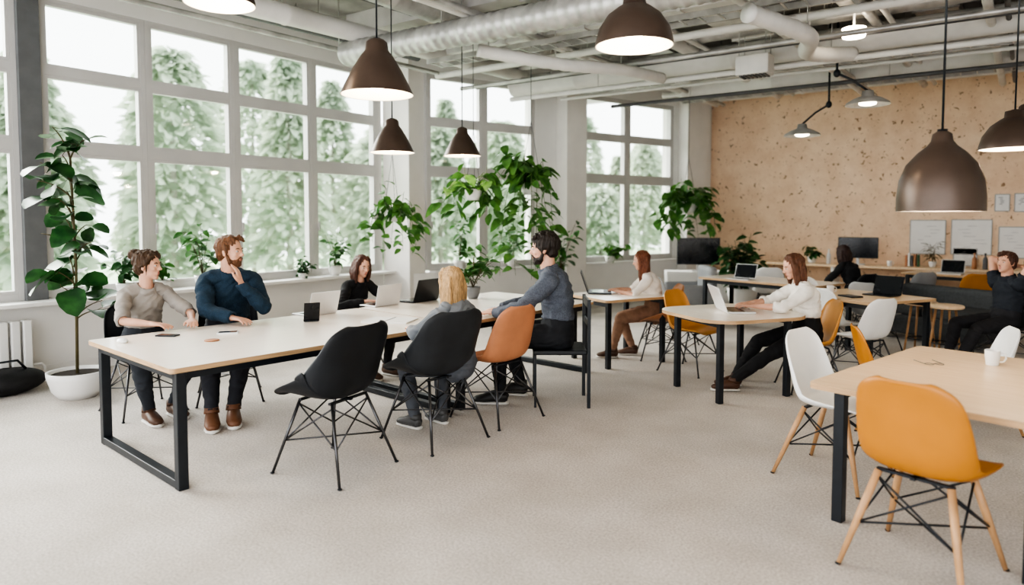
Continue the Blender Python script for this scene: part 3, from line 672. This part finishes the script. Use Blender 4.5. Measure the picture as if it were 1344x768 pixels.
# back furniture
x,y=at(1235,8.9);r=root("low_sofa","low charcoal fabric sofa","sofa",(x,y,0),-.55)
b=MB();b.box((0,0,.22),(1.5,.75,.26));b.obj("sofa_base",M_sofa,r,bevel=.05)
for s in(-1,1): b=MB();b.box((s*.36,-.02,.4),(.7,.68,.14));b.obj("seat_cushion",M_sofa,r,bevel=.05)
b=MB();b.box((0,.34,.5),(1.5,.16,.4));b.obj("backrest",M_sofa,r,bevel=.06)
for i in(-1,1):
    for j in(-1,1): b=MB();b.cyl((i*.65,j*.3,0),(i*.65,j*.3,.1),.02);b.obj("leg",M_black,r)
def stool(label,loc):
    r=root("stool",label,"stool",loc,group="round wooden stools")
    b=MB();b.lathe([(0,.60),(.17,.60),(.18,.61),(.18,.63),(.17,.64),(0,.64)],n=28);b.obj("seat",M_wood,r)
    for i in range(4):
        a=i*PI/2+.4;b=MB();b.cyl((.1*math.cos(a),.1*math.sin(a),.6),(.17*math.cos(a),.17*math.sin(a),0),.014,.011);b.obj("leg",M_dowel,r)
    b=MB();b.lathe([(.135,.2),(.143,.2),(.143,.212),(.135,.212),(.135,.2)],n=24);b.obj("foot_ring",M_black,r)
x,y=at(1245,7.7);stool("round wooden stool beside the sofa",(x,y,0))
x,y=at(1212,8.0);stool("round wooden stool beside the sofa",(x,y,0))
b=MB()
b.ell((0,0,.12),(.2,.34,.125),nu=24,nv=14)
o=b.obj("duffel_bag",mat("black_bag_nylon",(.012,.012,.014),.6,var=.3,bump=.3),loc=(-7.38,2.35,0),label="black soft duffel bag on the floor",cat="bag")
b=MB();b.tube([(.05,-.16,.225),(.09,-.08,.32),(.09,.08,.32),(.05,.16,.225)],.011);b.obj("bag_handle",M_black,o)
b=MB();b.tube([(0,-.31,.165),(0,-.16,.232),(0,0,.247),(0,.16,.232),(0,.31,.165)],.006);b.obj("zipper",M_chrome,o)
x,y=at(905,10.6);r=root("armchair","grey padded lounge armchair","armchair",(x,y,0),-.9)
b=MB();b.box((0,0,.33),(.6,.6,.24));b.obj("seat",M_shellgrey,r,bevel=.06)
b=MB();b.box((-.0,.29,.6),(.6,.14,.55));b.obj("backrest",M_shellgrey,r,bevel=.06)
for s in(-1,1): b=MB();b.box((s*.33,0,.45),(.1,.58,.3));b.obj("armrest",M_shellgrey,r,bevel=.04)
for i in(-1,1):
    for j in(-1,1): b=MB();b.cyl((i*.25,j*.25,0),(i*.25,j*.25,.22),.018);b.obj("leg",M_dowel,r)
# outdoor trees
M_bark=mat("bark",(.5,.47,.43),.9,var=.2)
M_fol=mat("haze_paled_foliage",(.60,.67,.55),.9,col2=(.47,.55,.44),scale=.5,trans=.45)  # leaf colour lightened to imitate haze and overexposure
def tree(loc,h,w,seed,con):
    rr=random.Random(seed);r=root("tree","tree outside the windows, green paled to imitate haze","tree",loc,group="trees outside the windows")
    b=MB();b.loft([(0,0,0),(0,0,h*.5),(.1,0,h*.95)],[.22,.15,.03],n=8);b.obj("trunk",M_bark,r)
    b=MB()
    prof=lambda t:w*((1-t)**.8 if con else math.sin(PI*min(1,t*.9+.1))**.6)
    for i in range(1700):
        t=rr.random()**.85;rad=prof(t)*rr.random()**.45;a=rr.uniform(0,2*PI)
        d=V((math.cos(a),math.sin(a),rr.uniform(-.6,.5)))
        b.leaf((rad*math.cos(a),rad*math.sin(a),h*(.12+.88*t)),d,rr.uniform(.5,1.0),rr.uniform(.35,.65),.3,roll=rr.uniform(-1,1))
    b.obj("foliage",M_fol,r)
rr=random.Random(3)
for row,X0,Yo in((0,-33,5),(1,-43,9)):
    for i in range(13):
        yy=Yo+i*6.6
        tree((X0+rr.uniform(-.8,.8)+max(0,i-6)*1.2,yy,-3),rr.uniform(7,14)+row*2,rr.uniform(2.0,3.0),i+row*20,(i+row)%2)
b=MB();b.box((-40,32,-3.1),(60,130,.2));o=struct(b,"floor_outside",mat("lawn",(.5,.6,.43),.9,var=.2));o["label"]="grass lawn outside the windows"
# ------------------------------------------------------------------ people
def ik(a,t,l1,l2,pole):
    d=t-a;L=d.length
    if L>(l1+l2)*.995: t=a+d.normalized()*(l1+l2)*.995;d=t-a;L=d.length
    x=(l1*l1-l2*l2+L*L)/(2*L);h=math.sqrt(max(l1*l1-x*x,0));u=d.normalized()
    p=pole-u*pole.dot(u);p=p.normalized() if p.length>1e-6 else V((0,0,1))
    return a+u*x+p*h,t
def remesh(b,voxel,name,smooth):
    me=b.mesh(name+"_src",[]);o=bpy.data.objects.new(name+"_src",me);COL.objects.link(o)
    m=o.modifiers.new("r","REMESH");m.mode='VOXEL';m.voxel_size=voxel;m.use_smooth_shade=True
    if smooth: s=o.modifiers.new("s","SMOOTH");s.factor=.5;s.iterations=smooth
    dg=bpy.context.evaluated_depsgraph_get();out=bpy.data.meshes.new_from_object(o.evaluated_get(dg))
    bpy.data.objects.remove(o);out.name=name
    return out
def person(label,loc,yaw,sc,seat,lean=.12,hy=0,hp=0,wl=None,wr=None,al=(.42,.12),ar=(.42,-.12),pl=(-.4,1,-.5),pr=(-.4,-1,-.5),
           fem=False,hair="short",hairc=(.1,.05,.03),beard=False,shirt=(.3,.3,.3),shirt2=None,pants=(.02,.02,.025),sleeve="long",shoe=(.1,.05,.03),
           curl=.5,voxel=.0065,hdl=None,hdr=None,bulk=1.,hvol=1.,knee=(.35,0,1)):
    B=MB();segs=[]
    def limb(lab,pts,rs,ds=None,side=None,n=14):
        pts=[V(p) for p in pts]
        d0=(pts[0]-pts[1]).normalized();d1=(pts[-1]-pts[-2]).normalized()
        P=[pts[0]+d0*rs[0]*.75,pts[0]+d0*rs[0]*.4]+pts+[pts[-1]+d1*rs[-1]*.4,pts[-1]+d1*rs[-1]*.75]
        R=[rs[0]*.45,rs[0]*.85]+list(rs)+[rs[-1]*.85,rs[-1]*.45]
        D=None
        if ds: D=[ds[0]*.45,ds[0]*.85]+list(ds)+[ds[-1]*.85,ds[-1]*.45]
        B.loft(P,R,D,side,n)
        labs=lab if isinstance(lab,list) else [lab]*(len(pts)-1)
        for i in range(len(pts)-1):
            k=(lambda q:(rs[q]+ds[q])/2 if ds else rs[q])
            segs.append((pts[i],pts[i+1],k(i),k(i+1),labs[i]))
    sz=seat/sc
    Pv=V((0,0,sz+.1));sp=V((math.sin(lean),0,math.cos(lean)));N=Pv+sp*.465+V((.02,0,0))
    w=.92 if fem else 1.0;w*=bulk
    tp=[Pv-sp*.03,Pv+sp*.05,Pv+sp*.14-V((.015,0,0)),Pv+sp*.24-V((.018,0,0)),Pv+sp*.34-V((.005,0,0)),Pv+sp*.405,N-sp*.012]
    tw=[.16,.158,.138,.142,.157,.14,.066];td=[.112,.115,.1,.104,.11,.088,.055]
    if fem: tw=[.165,.16,.12,.122,.137,.116,.054];td=[.112,.112,.088,.1,.112,.078,.047]
    limb(["pelvis","hip","torso","torso","torso","torso"],tp,[a*bulk for a in tw],[a*bulk for a in td],(0,1,0),20)
    sh=.165*w
    ch,shh=math.cos(hy),math.sin(hy)
    f=V((ch*math.cos(hp),shh*math.cos(hp),math.sin(hp)));l=V((-shh,ch,0));u=f.cross(l)
    Hc=N+V((.032,0,.050))+u*.105+f*.01
    HM=Matrix((f,l,u)).transposed()
    hpnt=lambda a,b_,c:Hc+f*a+l*b_+u*c
    nk=.050 if fem else .058
    limb("neck",[N-sp*.04,N+V((.012,0,.02)),hpnt(-.022,0,-.05)],[nk*1.2,nk,nk*.95])
    def hell(c,r,lab="head",tilt=0):
        M=HM@Matrix.Rotation(tilt,3,'Y') if tilt else HM
        B.ell(hpnt(*c),r,M,20,14);segs.append((hpnt(*c),hpnt(*c)+V((.0001,0,0)),sum(r)/3,sum(r)/3,lab))
    jw=.9 if fem else 1.0
    hell((-.014,0,.030),(.093,.074,.085))
    hell((.030,0,.005),(.056,.060,.070))
    hell((.028,0,-.045),(.052,.052*jw,.056))
    hell((.056,0,-.088),(.022,.026*jw,.018))
    for s in(-1,1):
        hell((-.006,s*.073,-.006),(.016,.009,.029),tilt=-.2)
        hell((.052,s*.034,-.020),(.024,.020,.020))
        hell((.066,s*.030,.027),(.014,.020,.007))
    limb("head",[hpnt(.080,0,.014),hpnt(.094,0,-.012),hpnt(.101,0,-.024)],[.0065,.0085,.0105],n=10)
    for s in(-1,1): hell((.089,s*.010,-.027),(.010,.008,.007))
    hell((.0765,0,-.051),(.011,.022,.0055),"lip");hell((.0755,0,-.061),(.011,.018,.0062),"lip")
    for s,wt,pole,hd in((1,wl,pl,hdl),(-1,wr,pr,hdr)):
        S=N-sp*.072+V((0,s*sh,0))
        T=V(wt) if wt is not None else V((.35,s*.12,.8))
        E,T=ik(S,T,.28,.25,V(pole))
        k=(.86 if fem else 1.0)*bulk
        limb("uarm",[N-sp*.02+V((0,s*.04,0)),N-sp*.04+V((0,s*.1,0)),S],[.042*k,.048*k,.052*k])
        limb(["uarm","uarm2"],[S,S.lerp(E,.45),E],[.052*k,.046*k,.036*k])
        limb(["farm","farm2","farm2"],[E,E.lerp(T,.3),E.lerp(T,.7),T],[.036*k,.038*k,.030*k,.023*k],None,None)
        hdir=V(hd).normalized() if hd is not None else (V(((T-E).x,(T-E).y,(T-E).z*.3))).normalized()
        side=V((0,0,1)).cross(hdir)
        side=side.normalized() if side.length>.1 else V((0,1,0))
        nrm=hdir.cross(side)
        if nrm.z<0: nrm=-nrm
        inner=side if side.dot(V((0,-s,0)))>0 else -side
        pw=[.024,.034,.038,.035];pd=[.020,.016,.014,.011]
        limb("hand",[T,T+hdir*.03,T+hdir*.06,T+hdir*.085],pw,pd,side,12)
        for q,(off,ln) in enumerate(((.0295,.068),(.0105,.078),(-.0095,.072),(-.0285,.056))):
            p=T+hdir*.085+inner*off
            d=(hdir+inner*off*3).normalized();pts=[p-hdir*.015,p]
            cc=curl*(.7+.12*q)
            for kk,ll in enumerate((.45,.32,.23)):
                ang=cc*.5;d=(d*math.cos(ang)-nrm*math.sin(ang)).normalized() if kk==0 else (Matrix.Rotation(cc*.6,3,inner if (Matrix.Rotation(.1,3,inner)@d).dot(nrm)<d.dot(nrm) else -inner)@d)
                p=p+d*ln*ll;pts.append(p)
            limb("hand",pts,[.0088,.009,.0085,.008,.007],n=8)
        p0=T+hdir*.02+inner*.024;p1=p0+(hdir*.6+inner*.6-nrm*.25).normalized()*.036;p2=p1+(hdir*.9+inner*.25-nrm*.2).normalized()*.03;p3=p2+(hdir-nrm*.2).normalized()*.024
        limb("hand",[p0,p1,p2,p3],[.013,.011,.010,.0085],n=8)
    shoes=[]
    for s,an in((1,al),(-1,ar)):
        Hp=Pv+V((.0,s*.085,-.01));A=V((an[0],an[1],.095 if len(an)<3 else an[2]))
        Kp=V(knee)+V((0,s*.25,0))
        Kn,A=ik(Hp,A,.43,.41,Kp)
        limb("thigh",[Hp,Hp.lerp(Kn,.4),Kn],[.088,.078,.053])
        limb(["calf","calf","calf"],[Kn,Kn.lerp(A,.3),Kn.lerp(A,.75),A],[.053,.054,.038,.033])
        fd=V(((A-Hp).x,(A-Hp).y,0));fd=fd.normalized() if fd.length>.05 else V((1,0,0))
        fd=(fd+V((.7,0,0))).normalized()
        if len(an)>3: fd=V((math.cos(an[3]),math.sin(an[3]),0))
        limb("foot",[A+V((0,0,-.01)),A+fd*.05-V((0,0,.035)),A+fd*.12-V((0,0,.052)),A+fd*.17-V((0,0,.057))],[.034,.038,.038,.028],[.036,.032,.024,.02],V((-fd.y,fd.x,0)))
        shoes.append((A,fd))
    me=remesh(B,voxel,"person_body",2)
    nf=len(me.polygons);ce=np.empty(nf*3);me.polygons.foreach_get("center",ce);ce=ce.reshape(-1,3)
    best=np.full(nf,1e9);lab=np.zeros(nf,int);names=[]
    for a,b2,ra,rb,nm in segs:
        if nm not in names:names.append(nm)
        a=np.array(a);ab=np.array(b2)-a;t=np.clip(((ce-a)@ab)/max(ab@ab,1e-12),0,1)
        d=np.linalg.norm(ce-(a+t[:,None]*ab),axis=1)-(ra+(rb-ra)*t)
        mk=d<best;best[mk]=d[mk];lab[mk]=names.index(nm)
    nm=np.array(names)[lab]
    me.materials.clear();me.materials.append(M_skin);me.materials.append(M_lip)
    me.polygons.foreach_set("material_index",(nm=="lip").astype(np.int32));me.polygons.foreach_set("use_smooth",[True]*nf);me.update()
    o=bpy.data.objects.new("person",me);COL.objects.link(o);o.location=(loc[0],loc[1],0);o.rotation_euler[2]=yaw;o.scale=(sc,)*3
    o["label"]=label;o["category"]="person"
    nv=len(me.vertices);co=np.empty(nv*3);me.vertices.foreach_get("co",co);co=co.reshape(-1,3)
    no=np.empty(nv*3);me.vertex_normals.foreach_get("vector",no);no=no.reshape(-1,3)
    lt=np.empty(nf,int);me.polygons.foreach_get("loop_total",lt);lv=np.empty(len(me.loops),int);me.loops.foreach_get("vertex_index",lv);ls=np.empty(nf,int);me.polygons.foreach_get("loop_start",ls)
    def cloth(mask,off,wr_,name,m,fr=14):
        used=np.zeros(nv,bool);out=np.zeros(nv,bool);fl=[]
        for i in range(nf):
            vs=lv[ls[i]:ls[i]+lt[i]]
            if mask[i]: used[vs]=True;fl.append(vs)
            else: out[vs]=True
        mp=np.cumsum(used)-1;c=co[used].copy();n=no[used];bd=(out&used)[used]
        amt=np.full(len(c),off)
        for i in range(len(c)):
            p=V(c[i]);q=p+V((noise.noise(p*6),noise.noise(p*6+V((9,0,0))),noise.noise(p*6+V((0,9,0)))))*.09
            r1=1-abs(noise.noise(V((q.x*fr*.9,q.y*fr*.9,q.z*fr*1.7))))*2.4
            amt[i]+=wr_*max(r1,-.6)
        amt[bd]=.004;c+=n*amt[:,None]
        cm=bpy.data.meshes.new(name);cm.from_pydata(c.tolist(),[],[tuple(int(mp[v]) for v in q) for q in fl]);cm.materials.append(m)
        cm.polygons.foreach_set("use_smooth",[True]*len(fl));cm.update()
        k=bpy.data.objects.new(name,cm);COL.objects.link(k);k.parent=o
        sm=k.modifiers.new("smooth","SMOOTH");sm.factor=.5;sm.iterations=3
        return k
    tag=str(len(bpy.data.materials))
    ms=mat("shirt_cloth"+tag,shirt,.9,col2=shirt2,var=.15,scale=110 if shirt2 else 12,bump=.2,bscale=150,bd=.003)
    mpn=mat("trouser_cloth"+tag,pants,.85,var=.25,scale=14,bump=.2,bscale=120,bd=.003)
    up=["hip","torso","uarm"]+(["uarm2"] if sleeve!="vshort" else [])+(["farm","farm2"] if sleeve=="long" else [])
    if sleeve=="mid": up+=["farm"]
    cloth(np.isin(nm,["pelvis","hip","thigh","calf"]),.009,.006,"trousers",mpn,12)
    cloth(np.isin(nm,up),.014,.010,"shirt",ms,11)
    hm=mat("hair"+tag,hairc,.5,col2=[x*.45 for x in hairc],scale=14,stretch=(9,9,1),bump=.8,bscale=30)
    for s in(-1,1):
        b=MB();b.ell((0,0,0),(.0112,.0120,.0075),HM);b.ell(f*.0058,(.0062,.0058,.0062),HM,mi=1)
        b.obj("eye",[M_eyew,M_iris],o,loc=hpnt(.0705,s*.030,.006))
        b=MB();b.loft([hpnt(.081,s*.014,.023),hpnt(.0815,s*.03,.028),hpnt(.070,s*.046,.024)],[.003,.0045,.0025],n=8)
        b.obj("eyebrow",hm,o)
    h=MB();hv=hvol
    dn=V((0,0,-1));fh=V((f.x,f.y,0)).normalized();HP=lambda a,b_,c:Hc+fh*a+l*b_-dn*c
    rr=random.Random(len(label))
    h.ell(hpnt(-.026,0,.042),(.096*(.5+.5*hv),.084*(.6+.4*hv),.086*hv),HM,20,14);h.ell(hpnt(-.048,0,-.008),(.062,.074,.07),HM,20,14)
    if hair=="short":
        for i in range(16):
            a=rr.uniform(-1,1);x0=rr.uniform(-.06,.035)
            h.loft([hpnt(x0,a*.055,.095),hpnt(x0+.025,a*.06+.01,.120*(.85+.15*hv)-abs(a)*.02),hpnt(x0+.05,a*.06+.018,.104-abs(a)*.02-max(0,x0)*.5)],[.016,.017,.009],n=8)
        for s in(-1,1): h.loft([hpnt(.012,s*.074,.05),hpnt(.010,s*.077,.0),hpnt(.012,s*.072,-.018)],[.016,.010,.006],n=8)
    if hair in("long","bob"):
        e=.34 if hair=="long" else .18
        h.loft([HP(-.03,0,.06),HP(-.055,0,-.02),HP(-.070,0,-.10),HP(-.08,0,-e*.75),HP(-.075,0,-e)],[.07,.084,.082,.075,.045],[.05,.048,.042,.032,.012],l,18)
        for s in(-1,1):
            h.loft([HP(.035,s*.03,.108),HP(.04,s*.06,.07),HP(.022,s*.078,.01),HP(.008,s*.082,-.06),HP(.0,s*.08,-e*.6),HP(-.005,s*.074,-e*.92)],[.018,.022,.022,.024,.022,.010],n=12)
            for i in range(7):
                a=rr.uniform(-.07,.0);g=rr.uniform(.8,1.05)
                h.loft([HP(a,s*.07,.05),HP(a-.01,s*.09,-.03),HP(a-.015+rr.uniform(-.01,.01),s*(.092),-e*.5*g),HP(a-.02,s*rr.uniform(.06,.09),-e*g)],[.014,.015,.014,.005],n=8)
    if hair=="bun":
        h.ell(hpnt(-.105,0,.085),(.05,.05,.046),HM)
        for s in(-1,1):
            h.loft([HP(.045,s*.02,.108),HP(.05,s*.055,.078),HP(.02,s*.076,.03),HP(-.03,s*.078,-.01)],[.018,.02,.016,.014],n=10)
            h.loft([HP(.03,s*.078,.02),HP(.028,s*.084,-.03),HP(.03,s*.08,-.07)],[.008,.007,.003],n=8)
    hme=remesh(h,.006,"hair",1);n=len(hme.vertices);c=np.empty(n*3);hme.vertices.foreach_get("co",c);c=c.reshape(-1,3);q=np.empty(n*3);hme.vertex_normals.foreach_get("vector",q);q=q.reshape(-1,3)
    am=.009 if hair=="bun" or hvol>1.1 else .006
    for i in range(n):
        p=V(c[i])-Hc;c[i]+=q[i]*(am*noise.noise(V((p.x*80,p.y*80,p.z*14)))+am*.6*noise.noise(p*35))
    hme.vertices.foreach_set("co",c.ravel());hme.materials.clear();hme.materials.append(hm);hme.polygons.foreach_set("use_smooth",[True]*len(hme.polygons));hme.update()
    k=bpy.data.objects.new("hair",hme);COL.objects.link(k);k.parent=o
    if beard:
        h=MB();h.ell(hpnt(.030,0,-.072),(.052,.055,.040),HM);h.ell(hpnt(.058,0,-.094),(.026,.030,.020),HM)
        for s in(-1,1):
            h.loft([hpnt(.005,s*.066,-.008),hpnt(.015,s*.060,-.045),hpnt(.03,s*.05,-.075)],[.007,.013,.018],n=10)
            h.loft([hpnt(.086,s*.002,-.041),hpnt(.082,s*.016,-.044),hpnt(.072,s*.030,-.058)],[.005,.006,.007],n=8)
        bm=remesh(h,.005,"beard",1)
        n=len(bm.vertices);c=np.empty(n*3);bm.vertices.foreach_get("co",c);c=c.reshape(-1,3);q=np.empty(n*3);bm.vertex_normals.foreach_get("vector",q);q=q.reshape(-1,3)
        for i in range(n): c[i]+=q[i]*.003*noise.noise((V(c[i])-Hc)*90)
        bm.vertices.foreach_set("co",c.ravel());bm.materials.clear();bm.materials.append(hm)
        bm.polygons.foreach_set("use_smooth",[True]*len(bm.polygons));k=bpy.data.objects.new("beard",bm);COL.objects.link(k);k.parent=o
    msh=mat("shoe_leather"+tag,shoe,.5,var=.2)
    for A,fd in shoes:
        b=MB();sd=V((-fd.y,fd.x,0));z0=A.z-.095
        P=lambda a,z:V((A.x,A.y,z0+z))+fd*a
        b.loft([P(-.012,.125),P(-.01,.10),P(-.005,.085)],[.045,.048,.05],[.045,.05,.055],sd,14)
        b.loft([P(-.06,.045),P(-.045,.05),P(.0,.06),P(.06,.055),P(.12,.043),P(.175,.036),P(.195,.032)],[.02,.04,.044,.046,.05,.04,.018],[.025,.042,.05,.045,.032,.024,.014],sd,16)
        b.loft([P(-.066,.012),P(-.05,.012),P(.0,.012),P(.06,.012),P(.12,.012),P(.18,.012),P(.202,.013)],[.02,.042,.046,.047,.052,.042,.02],[.012]*7,sd,16,mi=1)
        b.obj("shoe",[msh,M_sole],o)
    return o
person("person in grey t-shirt with arms resting on table",(-5.82,2.84),-.1,1.06,.47,lean=.14,hy=.7,hp=-.02,wl=(.52,.16,.76),wr=(.5,-.12,.76),
    fem=True,bulk=.97,hair="bun",hairc=(.09,.045,.02),hvol=1.06,shirt=(.36,.33,.30),sleeve="short",pants=(.03,.035,.045),al=(.3,.1),ar=(.35,-.1))
person("bearded person in navy sweater with hand at chin",(-5.6,3.48),-.4,1.17,.49,lean=.16,hy=.85,hp=.0,wl=(.30,.05,.905),wr=(.5,-.05,.69),hdl=(-.1,-.2,.9),pl=(.4,.6,-1),pr=(-.2,-1,-.6),
    hair="short",hairc=(.20,.085,.035),beard=True,shirt=(.018,.045,.08),shirt2=(.012,.03,.05),pants=(.02,.022,.03),shoe=(.16,.07,.035),al=(.66,-.08),ar=(.68,-.22),bulk=1.0)
person("person with bobbed brown hair in black top",(-5.55,4.88),-.05,.97,.43,lean=.2,hy=-.1,hp=-.2,wl=(.4,.15,.81),wr=(.4,-.15,.81),
    fem=True,hair="bob",hairc=(.12,.045,.025),shirt=(.012,.012,.014),voxel=.0085)
person("person with long blonde hair in pale denim",(-3.27,3.89),PI-.1,.95,.46,lean=.02,hy=.05,hp=-.1,wl=(.42,.12,.81),wr=(.42,-.12,.81),
    fem=True,bulk=.95,hair="long",hairc=(.62,.39,.18),shirt=(.20,.215,.235),pants=(.10,.11,.13),al=(.38,.12),ar=(.32,-.12),shoe=(.08,.08,.08))
person("person in heather grey-blue sweater leaning on table",(-3.15,5.11),PI+.5,1.18,.5,lean=.09,hy=.1,hp=-.05,wl=(.46,.12,.68),wr=(.44,-.1,.68),
    hair="short",hairc=(.025,.015,.01),beard=True,hvol=1.16,shirt=(.11,.125,.155),shirt2=(.065,.075,.10),pants=(.015,.017,.022),al=(.42,.12),ar=(.3,-.14),shoe=(.02,.02,.02),bulk=1.0)
person("person with auburn hair in white top typing",(-3.25,7.4),PI+.5,.95,.45,lean=.18,hy=.0,hp=-.2,wl=(.45,.12,.82),wr=(.45,-.12,.82),
    fem=True,hair="long",hairc=(.22,.07,.03),shirt=(.78,.72,.66),pants=(.3,.17,.11),sleeve="short",voxel=.0085,al=(.5,.1),ar=(.25,-.1))
person("person with brown hair in white knit top",(-1.46,6.84),PI+.55,1.0,.45,lean=.12,hy=.1,hp=-.28,wl=(.52,.1,.80),wr=(.52,-.12,.80),
    fem=True,bulk=1.05,hair="bob",hairc=(.17,.065,.03),shirt=(.84,.80,.74),sleeve="mid",pants=(.008,.008,.01),al=(.72,.12),ar=(.64,-.08),shoe=(.08,.035,.02))
x,y=at(1124,9.8);person("person with dark hair hunched over desk",(x,y),2.6,.95,.44,lean=.3,hy=0,hp=-.3,fem=True,hair="bob",hairc=(.05,.02,.015),shirt=(.015,.015,.018),voxel=.0095)
chair("dark shell chair under hunched person",(x,y,0),2.6,M_shellblack,group=G3,sc=.98)
x,y=at(1322,7.3);person("person in dark top leaning back with hands behind head",(x,y),PI+.7,1.0,.42,lean=-.12,hy=.2,hp=.1,wl=(-.19,.06,1.10),pl=(.6,1,.5),wr=(-.19,-.06,1.10),pr=(.6,-1,.5),hdl=(-.2,-1,.1),hdr=(-.2,1,.1),
    hair="short",hairc=(.12,.05,.03),shirt=(.02,.025,.035),sleeve="vshort",voxel=.0085,al=(.6,.12),ar=(.55,-.1))
chair("dark shell chair under person leaning back",(x,y,0),PI+.7,M_shellblack,group=G3,sc=.98)
# ------------------------------------------------------------------ light & camera
w=bpy.data.worlds.new("overcast_sky");SC.world=w;w.use_nodes=True
bg=w.node_tree.nodes["Background"];bg.inputs[0].default_value=(.97,.985,1,1);bg.inputs[1].default_value=2.6
sl=bpy.data.lights.new("hazy_sun","SUN");sl.energy=7.0;sl.angle=math.radians(45);sl.color=(1,.965,.92)
so=bpy.data.objects.new("hazy_sun",sl);COL.objects.link(so);so.rotation_euler=V((1,.15,-.48)).to_track_quat('-Z','Y').to_euler();so.location=(-15,0,10)
cam=bpy.data.cameras.new("camera");cam.sensor_width=36;cam.lens=24.107;cam.shift_y=-.0387;cam.clip_end=300
co=bpy.data.objects.new("camera",cam);COL.objects.link(co);co.location=(0,0,1.63)
co.rotation_euler=(math.radians(87),0,math.radians(35.5))
cam.dof.use_dof=True;cam.dof.focus_distance=5.3;cam.dof.aperture_fstop=1.0
SC.camera=co
SC.view_settings.view_transform='AgX';SC.view_settings.look='AgX - High Contrast';SC.view_settings.exposure=.58
